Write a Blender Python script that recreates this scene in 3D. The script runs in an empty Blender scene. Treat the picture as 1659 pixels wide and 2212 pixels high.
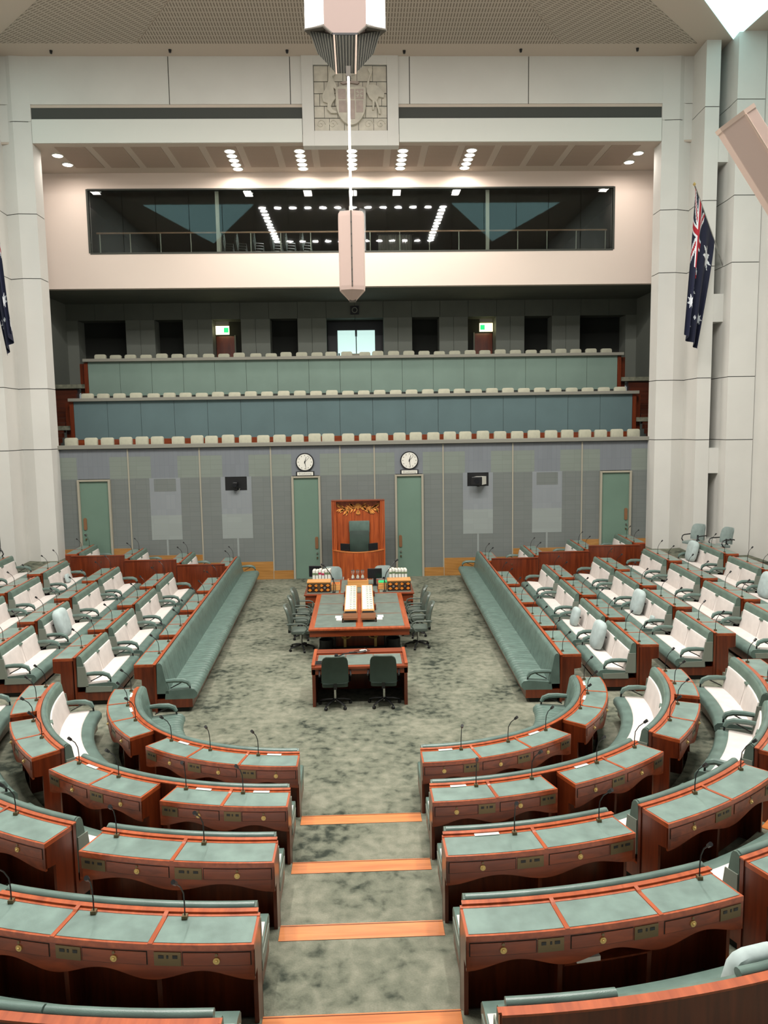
import bpy, bmesh, math, random
from mathutils import Vector, Matrix
random.seed(7)
D=bpy.data; SC=bpy.context.scene; COL=SC.collection
PI=math.pi; R=math.radians

# ------------------------------------------------------------------ camera
FPX=1661.06; IW,IH=1659,2212
PITCH,YAW,ROLL=.11044,.03169,-.01533
CAMP=Vector((.055,0,5.2))
fw=Vector((math.sin(YAW)*math.cos(PITCH),math.cos(YAW)*math.cos(PITCH),-math.sin(PITCH)))
r0=Vector((math.cos(YAW),-math.sin(YAW),0)); u0=r0.cross(fw)
rt=math.cos(ROLL)*r0+math.sin(ROLL)*u0; up=-math.sin(ROLL)*r0+math.cos(ROLL)*u0
cd=D.cameras.new('camera'); cam=D.objects.new('camera',cd); COL.objects.link(cam)
m=Matrix((rt,up,-fw)).transposed().to_4x4(); m.translation=CAMP; cam.matrix_world=m
cd.sensor_fit='HORIZONTAL'; cd.sensor_width=36; cd.lens=36*FPX/IW; cd.clip_end=300; cd.clip_start=.05
SC.camera=cam
def ray(x,y): return fw*FPX+rt*(x-IW/2)-up*(y-IH/2)
def at_z(x,y,z): d=ray(x,y); return CAMP+d*((z-CAMP.z)/d.z)
def at_y(x,y,Y): d=ray(x,y); return CAMP+d*(Y/d.y)

# ------------------------------------------------------------------ world, lights, exposure
w=D.worlds.new('world'); SC.world=w; w.use_nodes=True
bg=w.node_tree.nodes['Background']; bg.inputs[0].default_value=(.82,.90,.92,1); bg.inputs[1].default_value=.18
SC.view_settings.view_transform='Standard'; SC.view_settings.look='None'
SC.view_settings.exposure=0.42; SC.view_settings.gamma=1; SC.view_settings.use_curve_mapping=False
def area(name,loc,size,sizey,power,col,rot=(0,0,0)):
    l=D.lights.new(name,'AREA'); l.shape='RECTANGLE'; l.size=size; l.size_y=sizey; l.energy=power; l.color=col
    o=D.objects.new(name,l); COL.objects.link(o); o.location=loc; o.rotation_euler=rot; return o
def lamp(loc,power,col,d=.36):
    l=D.lights.new('ceiling_lamp','AREA'); l.shape='DISK'; l.size=d; l.energy=power; l.color=col
    o=D.objects.new('ceiling_lamp',l); COL.objects.link(o); o.location=loc
WARM=(1.0,.955,.905); PW=100
for i in range(13):
    for Y_ in (7.5,14.9): lamp((-4.8+i*.8,Y_,16.8),PW,WARM)
for i in range(1,11):
    for X_ in (-4.8,4.8): lamp((X_,7.5+i*.68,16.8),PW,WARM)

# ------------------------------------------------------------------ materials
def lin(c):
    return tuple(((v/255)/12.92 if v/255<=.04045 else ((v/255+.055)/1.055)**2.4) for v in c)+(1,)
def nmat(name):
    m=D.materials.new(name); m.use_nodes=True; return m,m.node_tree.nodes,m.node_tree.links,m.node_tree.nodes['Principled BSDF']
def plain(name,c,rough=.6,metal=0,var=.0,scale=8,bump=0,coat=0,spec=.5):
    m,N,L,b=nmat(name); b.inputs['Base Color'].default_value=lin(c); b.inputs['Roughness'].default_value=rough
    b.inputs['Metallic'].default_value=metal; b.inputs['Specular IOR Level'].default_value=spec
    if coat: b.inputs['Coat Weight'].default_value=coat; b.inputs['Coat Roughness'].default_value=.15
    if var or bump:
        tc=N.new('ShaderNodeTexCoord'); n=N.new('ShaderNodeTexNoise'); n.inputs['Scale'].default_value=scale; n.inputs['Detail'].default_value=5
        L.new(tc.outputs['Object'],n.inputs['Vector'])
        if var:
            r=N.new('ShaderNodeValToRGB'); r.color_ramp.elements[0].position=.3; r.color_ramp.elements[1].position=.7
            r.color_ramp.elements[0].color=lin([v*(1-var) for v in c]); r.color_ramp.elements[1].color=lin([min(255,v*(1+var)) for v in c])
            L.new(n.outputs['Fac'],r.inputs[0]); L.new(r.outputs[0],b.inputs['Base Color'])
        if bump:
            bp=N.new('ShaderNodeBump'); bp.inputs['Strength'].default_value=bump; bp.inputs['Distance'].default_value=.01
            L.new(n.outputs['Fac'],bp.inputs['Height']); L.new(bp.outputs[0],b.inputs['Normal'])
    return m
def emit(name,c,s):
    m,N,L,b=nmat(name); b.inputs['Base Color'].default_value=lin(c); b.inputs['Emission Color'].default_value=lin(c); b.inputs['Emission Strength'].default_value=s; return m
def wood(name,c0,c1,rough=.32,axis='Z',scale=1.0):
    m,N,L,b=nmat(name)
    tc=N.new('ShaderNodeTexCoord'); mp=N.new('ShaderNodeMapping')
    s={'Z':(14,14,1.2),'X':(1.2,14,14),'Y':(14,1.2,14)}[axis]; mp.inputs['Scale'].default_value=[v*scale for v in s]
    n=N.new('ShaderNodeTexNoise'); n.inputs['Scale'].default_value=1.0; n.inputs['Detail'].default_value=7; n.inputs['Distortion'].default_value=.7
    r=N.new('ShaderNodeValToRGB'); e=r.color_ramp.elements
    e[0].position=.28; e[0].color=lin(c0); e[1].position=.72; e[1].color=lin(c1)
    L.new(tc.outputs['Object'],mp.inputs['Vector']); L.new(mp.outputs[0],n.inputs['Vector']); L.new(n.outputs['Fac'],r.inputs[0]); L.new(r.outputs[0],b.inputs['Base Color'])
    b.inputs['Roughness'].default_value=rough; b.inputs['Coat Weight'].default_value=.25; b.inputs['Coat Roughness'].default_value=.2
    return m
def leather(name,c,rough=.38):
    m,N,L,b=nmat(name)
    tc=N.new('ShaderNodeTexCoord'); n=N.new('ShaderNodeTexNoise'); n.inputs['Scale'].default_value=5; n.inputs['Detail'].default_value=4
    r=N.new('ShaderNodeValToRGB'); e=r.color_ramp.elements
    e[0].position=.3; e[0].color=lin([v*.9 for v in c]); e[1].position=.7; e[1].color=lin([min(255,v*1.07) for v in c])
    v=N.new('ShaderNodeTexVoronoi'); v.inputs['Scale'].default_value=160
    bp=N.new('ShaderNodeBump'); bp.inputs['Strength'].default_value=.12; bp.inputs['Distance'].default_value=.004
    L.new(tc.outputs['Object'],n.inputs['Vector']); L.new(tc.outputs['Object'],v.inputs['Vector']); L.new(n.outputs['Fac'],r.inputs[0]); L.new(r.outputs[0],b.inputs['Base Color'])
    L.new(v.outputs['Distance'],bp.inputs['Height']); L.new(bp.outputs[0],b.inputs['Normal']); b.inputs['Roughness'].default_value=rough
    return m
def carpet(name):
    m,N,L,b=nmat(name)
    tc=N.new('ShaderNodeTexCoord')
    def noise(s,d,dist=0):
        n=N.new('ShaderNodeTexNoise'); n.inputs['Scale'].default_value=s; n.inputs['Detail'].default_value=d; n.inputs['Distortion'].default_value=dist
        L.new(tc.outputs['Object'],n.inputs['Vector']); return n
    a=noise(.9,5,.2); c=noise(6.5,8,.25); f=noise(60,3)
    mp=N.new('ShaderNodeMath'); mp.operation='MULTIPLY_ADD'; mp.inputs[1].default_value=.5; L.new(a.outputs['Fac'],mp.inputs[0])
    m2=N.new('ShaderNodeMath'); m2.operation='MULTIPLY'; m2.inputs[1].default_value=.5; L.new(c.outputs['Fac'],m2.inputs[0]); L.new(m2.outputs[0],mp.inputs[2])
    r=N.new('ShaderNodeValToRGB'); e=r.color_ramp.elements
    e[0].position=.36; e[0].color=lin((58,64,56)); e[1].position=.62; e[1].color=lin((142,142,125))
    k=e.new(.46); k.color=lin((112,115,100))
    L.new(mp.outputs[0],r.inputs[0])
    mx=N.new('ShaderNodeMixRGB'); mx.blend_type='MULTIPLY'; mx.inputs[0].default_value=.35; L.new(r.outputs[0],mx.inputs[1]); L.new(f.outputs['Fac'],mx.inputs[2])
    L.new(mx.outputs[0],b.inputs['Base Color']); b.inputs['Roughness'].default_value=.95; b.inputs['Specular IOR Level'].default_value=.1
    bp=N.new('ShaderNodeBump'); bp.inputs['Strength'].default_value=.5; bp.inputs['Distance'].default_value=.01; L.new(f.outputs['Fac'],bp.inputs['Height']); L.new(bp.outputs[0],b.inputs['Normal'])
    return m
def weave(name,c,cl,bw=.36,bh=.16,off=0.):
    m,N,L,b=nmat(name)
    tc=N.new('ShaderNodeTexCoord'); sp=N.new('ShaderNodeSeparateXYZ'); cb=N.new('ShaderNodeCombineXYZ')
    L.new(tc.outputs['Object'],sp.inputs[0]); L.new(sp.outputs[0],cb.inputs[0]); L.new(sp.outputs[2],cb.inputs[1])
    br=N.new('ShaderNodeTexBrick'); br.offset=off; br.inputs['Scale'].default_value=1; br.inputs['Brick Width'].default_value=bw; br.inputs['Row Height'].default_value=bh
    br.inputs['Mortar Size'].default_value=.006; br.inputs['Color1'].default_value=lin(c); br.inputs['Color2'].default_value=lin([v*.97 for v in c]); br.inputs['Mortar'].default_value=lin(cl)
    L.new(cb.outputs[0],br.inputs['Vector']); L.new(br.outputs['Color'],b.inputs['Base Color']); b.inputs['Roughness'].default_value=.9
    return m
def perforated(name,c,ch,sx,sy,ang=0):
    m,N,L,b=nmat(name)
    tc=N.new('ShaderNodeTexCoord'); mp=N.new('ShaderNodeMapping'); mp.inputs['Rotation'].default_value=(0,0,ang); L.new(tc.outputs['Object'],mp.inputs[0])
    br=N.new('ShaderNodeTexBrick'); br.offset=.0; br.inputs['Scale'].default_value=1; br.inputs['Brick Width'].default_value=sx; br.inputs['Row Height'].default_value=sy
    br.inputs['Mortar Size'].default_value=min(sx,sy)*.32; br.inputs['Mortar Smooth'].default_value=.1
    br.inputs['Color1'].default_value=lin(ch); br.inputs['Color2'].default_value=lin(ch); br.inputs['Mortar'].default_value=lin(c)
    L.new(mp.outputs[0],br.inputs['Vector']); L.new(br.outputs['Color'],b.inputs['Base Color']); b.inputs['Roughness'].default_value=.85
    return m
M={}
M['wood']=wood('jarrah_wood_shaded',(80,30,12),(118,50,22))  # upright faces: shade under overhead light is darkened into the jarrah colour
M['wood_y']=wood('jarrah_wood_along_lit',(138,60,28),(180,88,46),axis='Y')  # desk tops and rails: same jarrah, overhead light brightened into the colour
M['wood_x']=wood('jarrah_wood_across_shaded',(100,40,17),(142,64,30),axis='X')  # aprons and drawer fronts: shade painted in as a darker jarrah tone
M['wood_lt']=wood('honey_wood',(176,98,46),(212,132,72),axis='X')
M['skirt']=wood('oak_skirting',(150,104,52),(180,130,70),axis='X')
M['speaker_wood']=wood('speaker_panel_wood',(128,52,22),(190,94,44),scale=.8)
M['green']=leather('green_leather',(92,112,104),.33)
M['green_hi']=leather('green_leather_upper',(92,110,99),.55)
M['green_dk']=leather('dark_green_leather',(46,62,54),.4)
M['desk_leather']=leather('desk_leather',(112,132,124),.3)
M['cream']=plain('cream_cover_fabric',(206,198,192),.9,var=.03,scale=5,bump=.1)
M['cream_side']=plain('grey_side_fabric',(128,134,122),.9)
M['grey_cushion']=plain('pale_grey_cushion',(168,182,180),.85,var=.05)
M['gallery_seat']=plain('gallery_seat_fabric',(182,180,160),.9,var=.04)
M['carpet']=carpet('mottled_green_carpet')
M['white']=plain('white_plaster',(212,210,204),.8,var=.015,scale=.8)
M['whiteb']=plain('white_plaster_bright',(214,215,208),.8)
M['ceil']=plain('ceiling_plaster',(196,182,168),.85)
M['perfC']=perforated('perforated_ceiling_centre',(184,172,158),(126,114,102),.085,.26)
M['perfS']=perforated('perforated_ceiling_side',(184,172,158),(132,121,109),.085,.26,R(58))
M['perfS2']=perforated('perforated_ceiling_side_mirror',(184,172,158),(132,121,109),.085,.26,R(-58))
M['soffit']=perforated('perforated_soffit',(176,156,140),(136,118,104),.05,.05)
M['winwall']=plain('warm_white_plaster',(226,210,198),.85)
M['joint']=plain('dark_joint',(70,72,68),.9)
M['slot']=plain('dark_grille',(66,68,62),.8,var=.1,scale=60)
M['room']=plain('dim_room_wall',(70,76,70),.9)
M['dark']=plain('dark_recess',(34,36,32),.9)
M['black']=plain('black_plastic',(18,18,20),.4)
M['galdark']=plain('gallery_dark_panel',(92,96,88),.85,var=.05,scale=1)
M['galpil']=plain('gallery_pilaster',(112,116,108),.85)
M['fab0']=weave('woven_panel_grey',(112,117,114),(102,107,104))
M['fab1']=weave('woven_panel_bluegrey',(118,123,128),(110,114,122),.16,.5)
M['fab2']=weave('woven_panel_greengrey',(124,132,124),(114,122,114),.5,.16)
M['fab3']=weave('woven_panel_light',(134,139,142),(128,133,138),.16,.5)
M['fab4']=weave('woven_panel_lighter',(142,149,146),(136,143,140),.5,.2)
M['ledge']=plain('stone_ledge',(132,130,120),.8)
M['galA']=plain('gallery_front_blue_green',(92,112,114),.9,var=.03,scale=1)
M['galB']=plain('gallery_front_green',(116,136,126),.9,var=.03,scale=1)
M['door']=plain('green_door',(102,127,112),.75,var=.03,scale=1)
M['frame']=plain('stone_door_frame',(158,152,136),.7)
M['brass']=plain('brass',(200,172,108),.35,.5)
M['bronze']=plain('bronze_plate',(112,96,70),.4,.7)
M['bolt']=plain('dull_handle',(128,90,60),.5)
M['chrome']=plain('chrome',(190,190,190),.2,1)
M['glass_dark']=None
M['paper']=plain('white_paper',(220,218,208),.8)
M['light']=emit('lamp_disc',(255,248,236),9)
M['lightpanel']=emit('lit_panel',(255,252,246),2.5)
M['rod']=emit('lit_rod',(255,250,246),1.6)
M['tealglow']=emit('daylit_glass',(190,222,216),.8)
M['skyglass']=emit('daylit_skylight_glass',(178,222,222),1.5)
M['exit']=emit('exit_white',(255,244,190),2.2)
M['exitg']=emit('exit_green',(30,200,90),2.0)
M['pink']=plain('pale_pendant_shell',(196,172,162),.7)
M['pinkedge']=plain('pale_pendant_edge',(236,210,194),.6)
M['fixture']=plain('pale_pink_fixture',(236,208,196),.7)
M['pendant_body']=plain('pendant_body_panel',(150,132,126),.8)
M['louvre']=plain('grey_louvre',(86,80,72),.6)
M['stone']=plain('carved_sandstone',(196,190,176),.9,var=.06,scale=4,bump=.15)
M['stone2']=plain('carved_sandstone_pink',(176,160,152),.9,var=.05,scale=6)
M['navy']=plain('flag_navy',(22,26,52),.8)
M['red']=plain('flag_red',(176,34,48),.8)
M['fwhite']=plain('flag_white',(226,228,232),.8)
M['gilt']=plain('carved_gilt_wood',(232,156,76),.45)
M['screen']=plain('dark_screen',(20,20,24),.25)
M['greenfolder']=plain('bright_green_folder',(40,190,110),.6)
M['ochre']=plain('ochre_inlay',(206,124,40),.4)
M['darkinlay']=plain('dark_inlay',(52,34,24),.4)
M['sand']=plain('hourglass_sand',(236,228,206),.5)
M['magenta']=plain('magenta_book_label',(170,40,80),.6)
M['sage']=plain('sage_print',(104,122,88),.8)
M['greyprint']=plain('grey_print',(120,122,112),.8)
g,N,L,b=nmat('window_glass'); b.inputs['Base Color'].default_value=(.75,.85,.85,1); b.inputs['Roughness'].default_value=.02
b.inputs['Transmission Weight'].default_value=1; b.inputs['IOR'].default_value=1.4
M['glass']=g
g,N,L,b=nmat('hourglass_glass'); b.inputs['Base Color'].default_value=(.9,.95,.95,1); b.inputs['Roughness'].default_value=.03
b.inputs['Transmission Weight'].default_value=.9; b.inputs['IOR'].default_value=1.1
M['hglass']=g

M['brown']=wood('walnut_board',(96,58,34),(136,88,54),axis='X')
M['chair_grey']=leather('grey_green_leather',(84,94,86),.35)
M['chair_pale']=leather('pale_grey_leather',(128,142,138),.45)
M['wood_dk']=wood('dark_stair_wood',(58,26,16),(84,38,22),axis='X')
M['table_leather']=leather('table_leather',(104,116,108),.4)
M['honey']=wood('honey_box_wood',(196,132,70),(226,168,100),axis='X')
# ------------------------------------------------------------------ helpers
def sub(a,b): return (a[0]-b[0],a[1]-b[1],a[2]-b[2])
class MB:
    def __init__(s): s.v=[]; s.f=[]; s.mi=[]
    def add(s,vs,fs,mi=0):
        o=len(s.v); s.v+= [tuple(p) for p in vs]; s.f+=[tuple(i+o for i in f) for f in fs]; s.mi+=[mi]*len(fs); return s
    def box(s,x0,y0,z0,x1,y1,z1,mi=0):
        vs=[(x,y,z) for z in (z0,z1) for y in (y0,y1) for x in (x0,x1)]
        return s.add(vs,[(0,2,3,1),(4,5,7,6),(0,1,5,4),(2,6,7,3),(0,4,6,2),(1,3,7,5)],mi)
    def prism(s,pts,h0,h1,fn=None,mi=0):
        # pts 2d polygon (a,b), extruded h0..h1 ; fn(a,b,h)->xyz
        fn=fn or (lambda a,b,h:(a,b,h)); n=len(pts)
        vs=[fn(a,b,h0) for a,b in pts]+[fn(a,b,h1) for a,b in pts]
        fs=[tuple(range(n))[::-1],tuple(range(n,2*n))]+[(i,(i+1)%n,n+(i+1)%n,n+i) for i in range(n)]
        return s.add(vs,fs,mi)
    def tube(s,pts,r,n=8,mi=0,caps=True):
        pts=[Vector(p) for p in pts]; rs=r if isinstance(r,(list,tuple)) else [r]*len(pts)
        vs=[];fs=[]; pn=None
        for i,p in enumerate(pts):
            t=(pts[min(i+1,len(pts)-1)]-pts[max(i-1,0)]).normalized()
            if pn is None:
                a=Vector((0,0,1)) if abs(t.z)<.9 else Vector((1,0,0)); pn=t.cross(a).normalized()
            else:
                pn=(pn-t*pn.dot(t)).normalized()
            q=t.cross(pn)
            for k in range(n):
                an=2*PI*k/n; vs.append(p+(pn*math.cos(an)+q*math.sin(an))*rs[i])
        for i in range(len(pts)-1):
            for k in range(n): fs.append((i*n+k,i*n+(k+1)%n,(i+1)*n+(k+1)%n,(i+1)*n+k))
        if caps: fs.append(tuple(range(n))[::-1]); fs.append(tuple(range((len(pts)-1)*n,len(pts)*n)))
        return s.add(vs,fs,mi)
    def lathe(s,prof,c=(0,0,0),n=12,axis='Z',mi=0):
        vs=[];fs=[]
        for r,h in prof:
            for k in range(n):
                a=2*PI*k/n; x,y=r*math.cos(a),r*math.sin(a)
                p={'Z':(x,y,h),'Y':(x,h,y),'X':(h,x,y)}[axis]; vs.append((p[0]+c[0],p[1]+c[1],p[2]+c[2]))
        for i in range(len(prof)-1):
            for k in range(n): fs.append((i*n+k,i*n+(k+1)%n,(i+1)*n+(k+1)%n,(i+1)*n+k))
        fs.append(tuple(range(n))[::-1]); fs.append(tuple(range((len(prof)-1)*n,len(prof)*n)))
        return s.add(vs,fs,mi)
    def sweep(s,prof,us,Mp,mod=None,mi=0):
        # prof list of (v,z); us list of u ; Mp(u,v,z)
        n=len(prof); vs=[];fs=[]
        for u in us:
            for j,(v,z) in enumerate(prof):
                if mod: v,z=mod(u,j,v,z)
                vs.append(Mp(u,v,z))
        for i in range(len(us)-1):
            for k in range(n): fs.append((i*n+k,i*n+(k+1)%n,(i+1)*n+(k+1)%n,(i+1)*n+k))
        fs.append(tuple(range(n))[::-1]); fs.append(tuple(range((len(us)-1)*n,len(us)*n)))
        return s.add(vs,fs,mi)
    def build(s,name,mat,parent=None,smooth=False,bevel=0,label=None):
        me=D.meshes.new(name); me.from_pydata(s.v,[],s.f)
        mats=mat if isinstance(mat,(list,tuple)) else [mat]
        for q in mats: me.materials.append(M[q] if isinstance(q,str) else q)
        if len(mats)>1: me.polygons.foreach_set('material_index',s.mi)
        bm=bmesh.new(); bm.from_mesh(me)
        bmesh.ops.recalc_face_normals(bm,faces=bm.faces)
        if bevel:
            bmesh.ops.bevel(bm,geom=[e for e in bm.edges],offset=bevel,segments=2,profile=.5,affect='EDGES',clamp_overlap=True)
        bm.to_mesh(me); bm.free()
        if smooth:
            me.polygons.foreach_set('use_smooth',[True]*len(me.polygons))
            try: me.set_sharp_from_angle(angle=R(42))
            except Exception: pass
        o=D.objects.new(name,me); COL.objects.link(o)
        if parent: o.parent=parent
        if label: o['label']=label
        return o
def thing(name,label,cat,loc=(0,0,0),rz=0,group=None):
    o=D.objects.new(name,None); COL.objects.link(o); o.location=loc; o.rotation_euler=(0,0,rz); o.empty_display_size=.2
    o['label']=label; o['category']=cat
    if group: o['group']=group
    return o
def tag(o,label,cat,group=None):
    o['label']=label; o['category']=cat
    if group: o['group']=group
    return o
def struct(o,label=None,cat=None):
    o['kind']='structure'
    if label: o['label']=label
    if cat: o['category']=cat
    return o
def copytree(o,loc,rz,label,parent=None,group=None):
    c=o.copy(); COL.objects.link(c)
    if parent is None:
        c.location=loc; c.rotation_euler=(0,0,rz); c['label']=label
        if group: c['group']=group
    else: c.parent=parent
    for ch in o.children: copytree(ch,None,None,None,c)
    return c
def lspace(a,b,n): return [a+(b-a)*i/n for i in range(n+1)]
ORD=['first','second','third','fourth','fifth','sixth','seventh','eighth','ninth','tenth','eleventh','twelfth','thirteenth','fourteenth','fifteenth','sixteenth','seventeenth']
SIDE={1:'right',-1:'left'}
# ------------------------------------------------------------------ floor and tiers
STEP=.15
XS14=[3.93,5.41,6.91,8.42,10.0,11.2]; XS26=[4.30,5.85,7.50,9.20,10.6,11.6]
def rho(k): return 3.17+1.33*(k-1)
CX,CY=.8,12.75
def edge_path(k):
    p=[(0,CY-rho(k)),(.4,CY-rho(k))]
    for i in range(31):
        t=R(90*i/30); p.append((CX+rho(k)*math.sin(t),CY-rho(k)*math.cos(t)))
    p.append((XS14[k-1],13.9)); p.append((XS26[k-1],26.4)); return p
mb=MB(); mb.box(-13,-1,-.3,13,26.4,0); struct(mb.build('floor','carpet'),'mottled grey-green carpet of the chamber floor')
for k in range(1,6):
    a=edge_path(k); z=STEP*k
    b=edge_path(k+1) if k<5 else [(0,-3),(2,-3)]+[(12.6*math.sin(R(90*i/30)) if i>8 else 2+i*1.2,-3+i*.5) for i in range(31)]+[(12.6,14.0),(12.6,26.4)]
    mb=MB()
    for s in (1,-1):
        vs=[];n=len(a)
        for (x,y) in a: vs.append((s*x,y,z))
        for (x,y) in b: vs.append((s*x,y,z))
        for (x,y) in a: vs.append((s*x,y,z-STEP))
        fs=[(i,i+1,n+i+1,n+i) for i in range(n-1)]+[(i,2*n+i,2*n+i+1,i+1) for i in range(n-1)]
        mb.add(vs,fs)
    o=struct(mb.build('floor_tier','carpet'),'carpeted tier %s of the rising horseshoe floor'%ORD[k-1])
    o2=MB().box(-.78,CY-rho(k)-.215,z,.78,CY-rho(k)+.012,z+.006).build('nosing','wood_lt',o,bevel=.002)
    MB().box(-.78,CY-rho(k)-.012,z+.006,.78,CY-rho(k)-.004,z+.008).build('groove','wood',o2)
    if k>=2:
        for s in (1,-1):
            for a0,a1 in ((18.7,22.2),(42,46.2)):
                pr=[(-.2,z),(.01,z),(.01,z+.006),(-.2,z+.006)]
                MB().sweep(pr,lspace(R(a0),R(a1),4),lambda u,v,zz:(s*(CX+(rho(k)-v)*math.sin(u)),CY-(rho(k)-v)*math.cos(u),zz)).build('nosing','wood_lt',o)
mb=MB()
for s in (1,-1): mb.box(min(s*9.3,s*12.9),22.9,.75,max(s*9.3,s*12.9),26.4,.9)
struct(mb.build('floor_tier','carpet'),'raised carpeted landing at the foot of the white piers')

# ------------------------------------------------------------------ lower back wall with woven panels
YB=26.4
wb=struct(MB().box(-10.14,YB+.03,0,10.14,YB+.13,4.6).build('wall_back','joint'),'grey woven panel wall behind the central wooden chair')
JX=[.585,2.95,5.36,7.77]
def panel(x0,x1,z0,z1,mat,pr=0.0,name='wall_panel'):
    return MB().box(x0,YB-pr,z0,x1,YB+.04,z1).build(name,mat,wb)
bays=[(-.585,.585)]+[(a,b) for a,b in ((.585,2.95),(2.95,5.36),(5.36,7.77),(7.77,10.14))]
def patches(x0,x1,s):
    def P(a,b,z0,z1,m,pr=.0): panel(min(s*a,s*b),max(s*a,s*b),z0,z1,m,pr)
    g=.018; a=x0+g; b=x1-g
    if x0==.585:   # bay with inner door 1.33..2.2
        P(a,1.28,3.58,4.32,'fab2'); P(1.28,2.25,3.58,4.58,'fab1',.002); P(2.25,b,3.58,4.32,'fab2')
        P(a,1.28,4.32,4.58,'fab1'); P(2.25,b,4.32,4.58,'fab1'); P(a,1.30,.0,3.58,'fab0'); P(2.23,b,.3,3.58,'fab0')
    elif x0==7.77:
        P(a,8.4,3.58,4.32,'fab2'); P(8.4,9.5,3.58,4.58,'fab1',.002); P(9.5,b,3.58,4.32,'fab2'); P(a,8.4,4.32,4.58,'fab1'); P(9.5,b,4.32,4.58,'fab1')
        P(a,8.42,1.18,3.58,'fab0'); P(9.48,b,1.18,3.58,'fab0')
    else:
        c=(x0+x1)/2; lo=.62 if x0<5 else .91; w=.52
        P(a,c-.45,3.58,4.32,'fab2'); P(c+.45,b,3.58,4.32,'fab2'); P(c-.45,c+.45,3.58,4.58,'fab1',.002)
        P(a,c-.45,4.32,4.58,'fab1'); P(c+.45,b,4.32,4.58,'fab1')
        P(a,c-w,lo,3.58,'fab0'); P(c+w,b,lo,3.58,'fab0'); P(c-w,c+w,lo,1.45,'fab0'); P(c-w,c+w,1.45,2.3,'fab4',.006); 
        if x0<5: P(c-w,c-.37,2.3,3.58,'fab3',.006); P(c+.37,c+w,2.3,3.58,'fab3',.006); P(c-.37,c+.37,2.3,3.11,'fab3',.006)
        else: P(c-w,c+w,2.3,3.58,'fab3',.006); P(c-.37,c+.37,3.12,3.55,'fab0',.01)
        P(c-.03,c+.03,lo,1.45,'fab4',.004)
patches(.585,2.95,1); patches(.585,2.95,-1)
panel(-.567,.567,.3,3.58,'fab0'); panel(-.567,.567,3.58,4.32,'fab2'); panel(-.567,.567,4.32,4.58,'fab1')
for s in (1,-1):
    for x0,x1 in ((2.95,5.36),(5.36,7.77),(7.77,10.14)): patches(x0,x1,s)
    for j,x in enumerate(JX): MB().box(s*x-.022,YB-.025,0,s*x+.022,YB+.03,4.58).build('joint_strip','frame',wb)
# skirting
n=0
for s in (1,-1):
    for x0,x1,z1 in ((2.23,2.95,.3),(2.97,5.36,.62),(5.38,7.77,.91),(7.79,8.42,1.18),(9.48,10.12,1.18),(.6,1.3,.3)):
        n+=1
        struct(MB().box(min(s*x0,s*x1),YB-.03,0,max(s*x0,s*x1),YB+.05,z1).build('baseboard_%s_%d'%(SIDE[s],n),'skirt'))
# ledge on top
struct(MB().box(-10.16,YB-.14,4.6,10.2,YB+.2,4.73).build('trim_1','ledge',bevel=.01),'grey stone ledge along the lowest gallery row')
# doors in the back wall
dn=0
for s in (-1,1):
    for x0,x1,z0 in ((1.35,2.19,0.),(8.47,9.43,.9)):
        dn+=1; a,b=min(s*x0,s*x1),max(s*x0,s*x1)
        d=struct(MB().box(a,YB-.02,z0,b,YB+.06,3.5).build('door_%d'%dn,'door'),('tall green door %s the central wooden chair'%('left of' if s<0 else 'right of')) if x0<5 else 'tall green door at the far %s of the woven wall'%SIDE[s])
        for q0,q1,h0,h1 in ((a-.075,a,z0,3.56),(b,b+.075,z0,3.56),(a,b,3.5,3.56)):
            MB().box(q0,YB-.09,h0,q1,YB+.03,h1).build('door_frame','frame',d,bevel=.008)
        hx=(b-.1 if s<0 else a+.1) if x0<5 else (a+.12 if s<0 else b-.1)
        hz=1.25 if x0<5 else 2.05
        MB().prism([(hx+.055*math.cos(t)*1,hz+(.16 if math.sin(t)>0 else -.16)+.05*math.sin(t)) for t in lspace(0,2*PI,20)[:-1]],YB-.05,YB-.02,lambda p,q,h:(p,h,q)).build('pull_plate','bolt',d)
        MB().lathe([(.03,-.05),(.03,0)],(hx+.01,YB-.02,hz-.36),10,'Y').build('lock','chrome',d)
        MB().lathe([(.028,-.05),(.028,0)],(hx+.01,YB-.02,hz-.52),10,'Y').build('lock','bronze',d)
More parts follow.
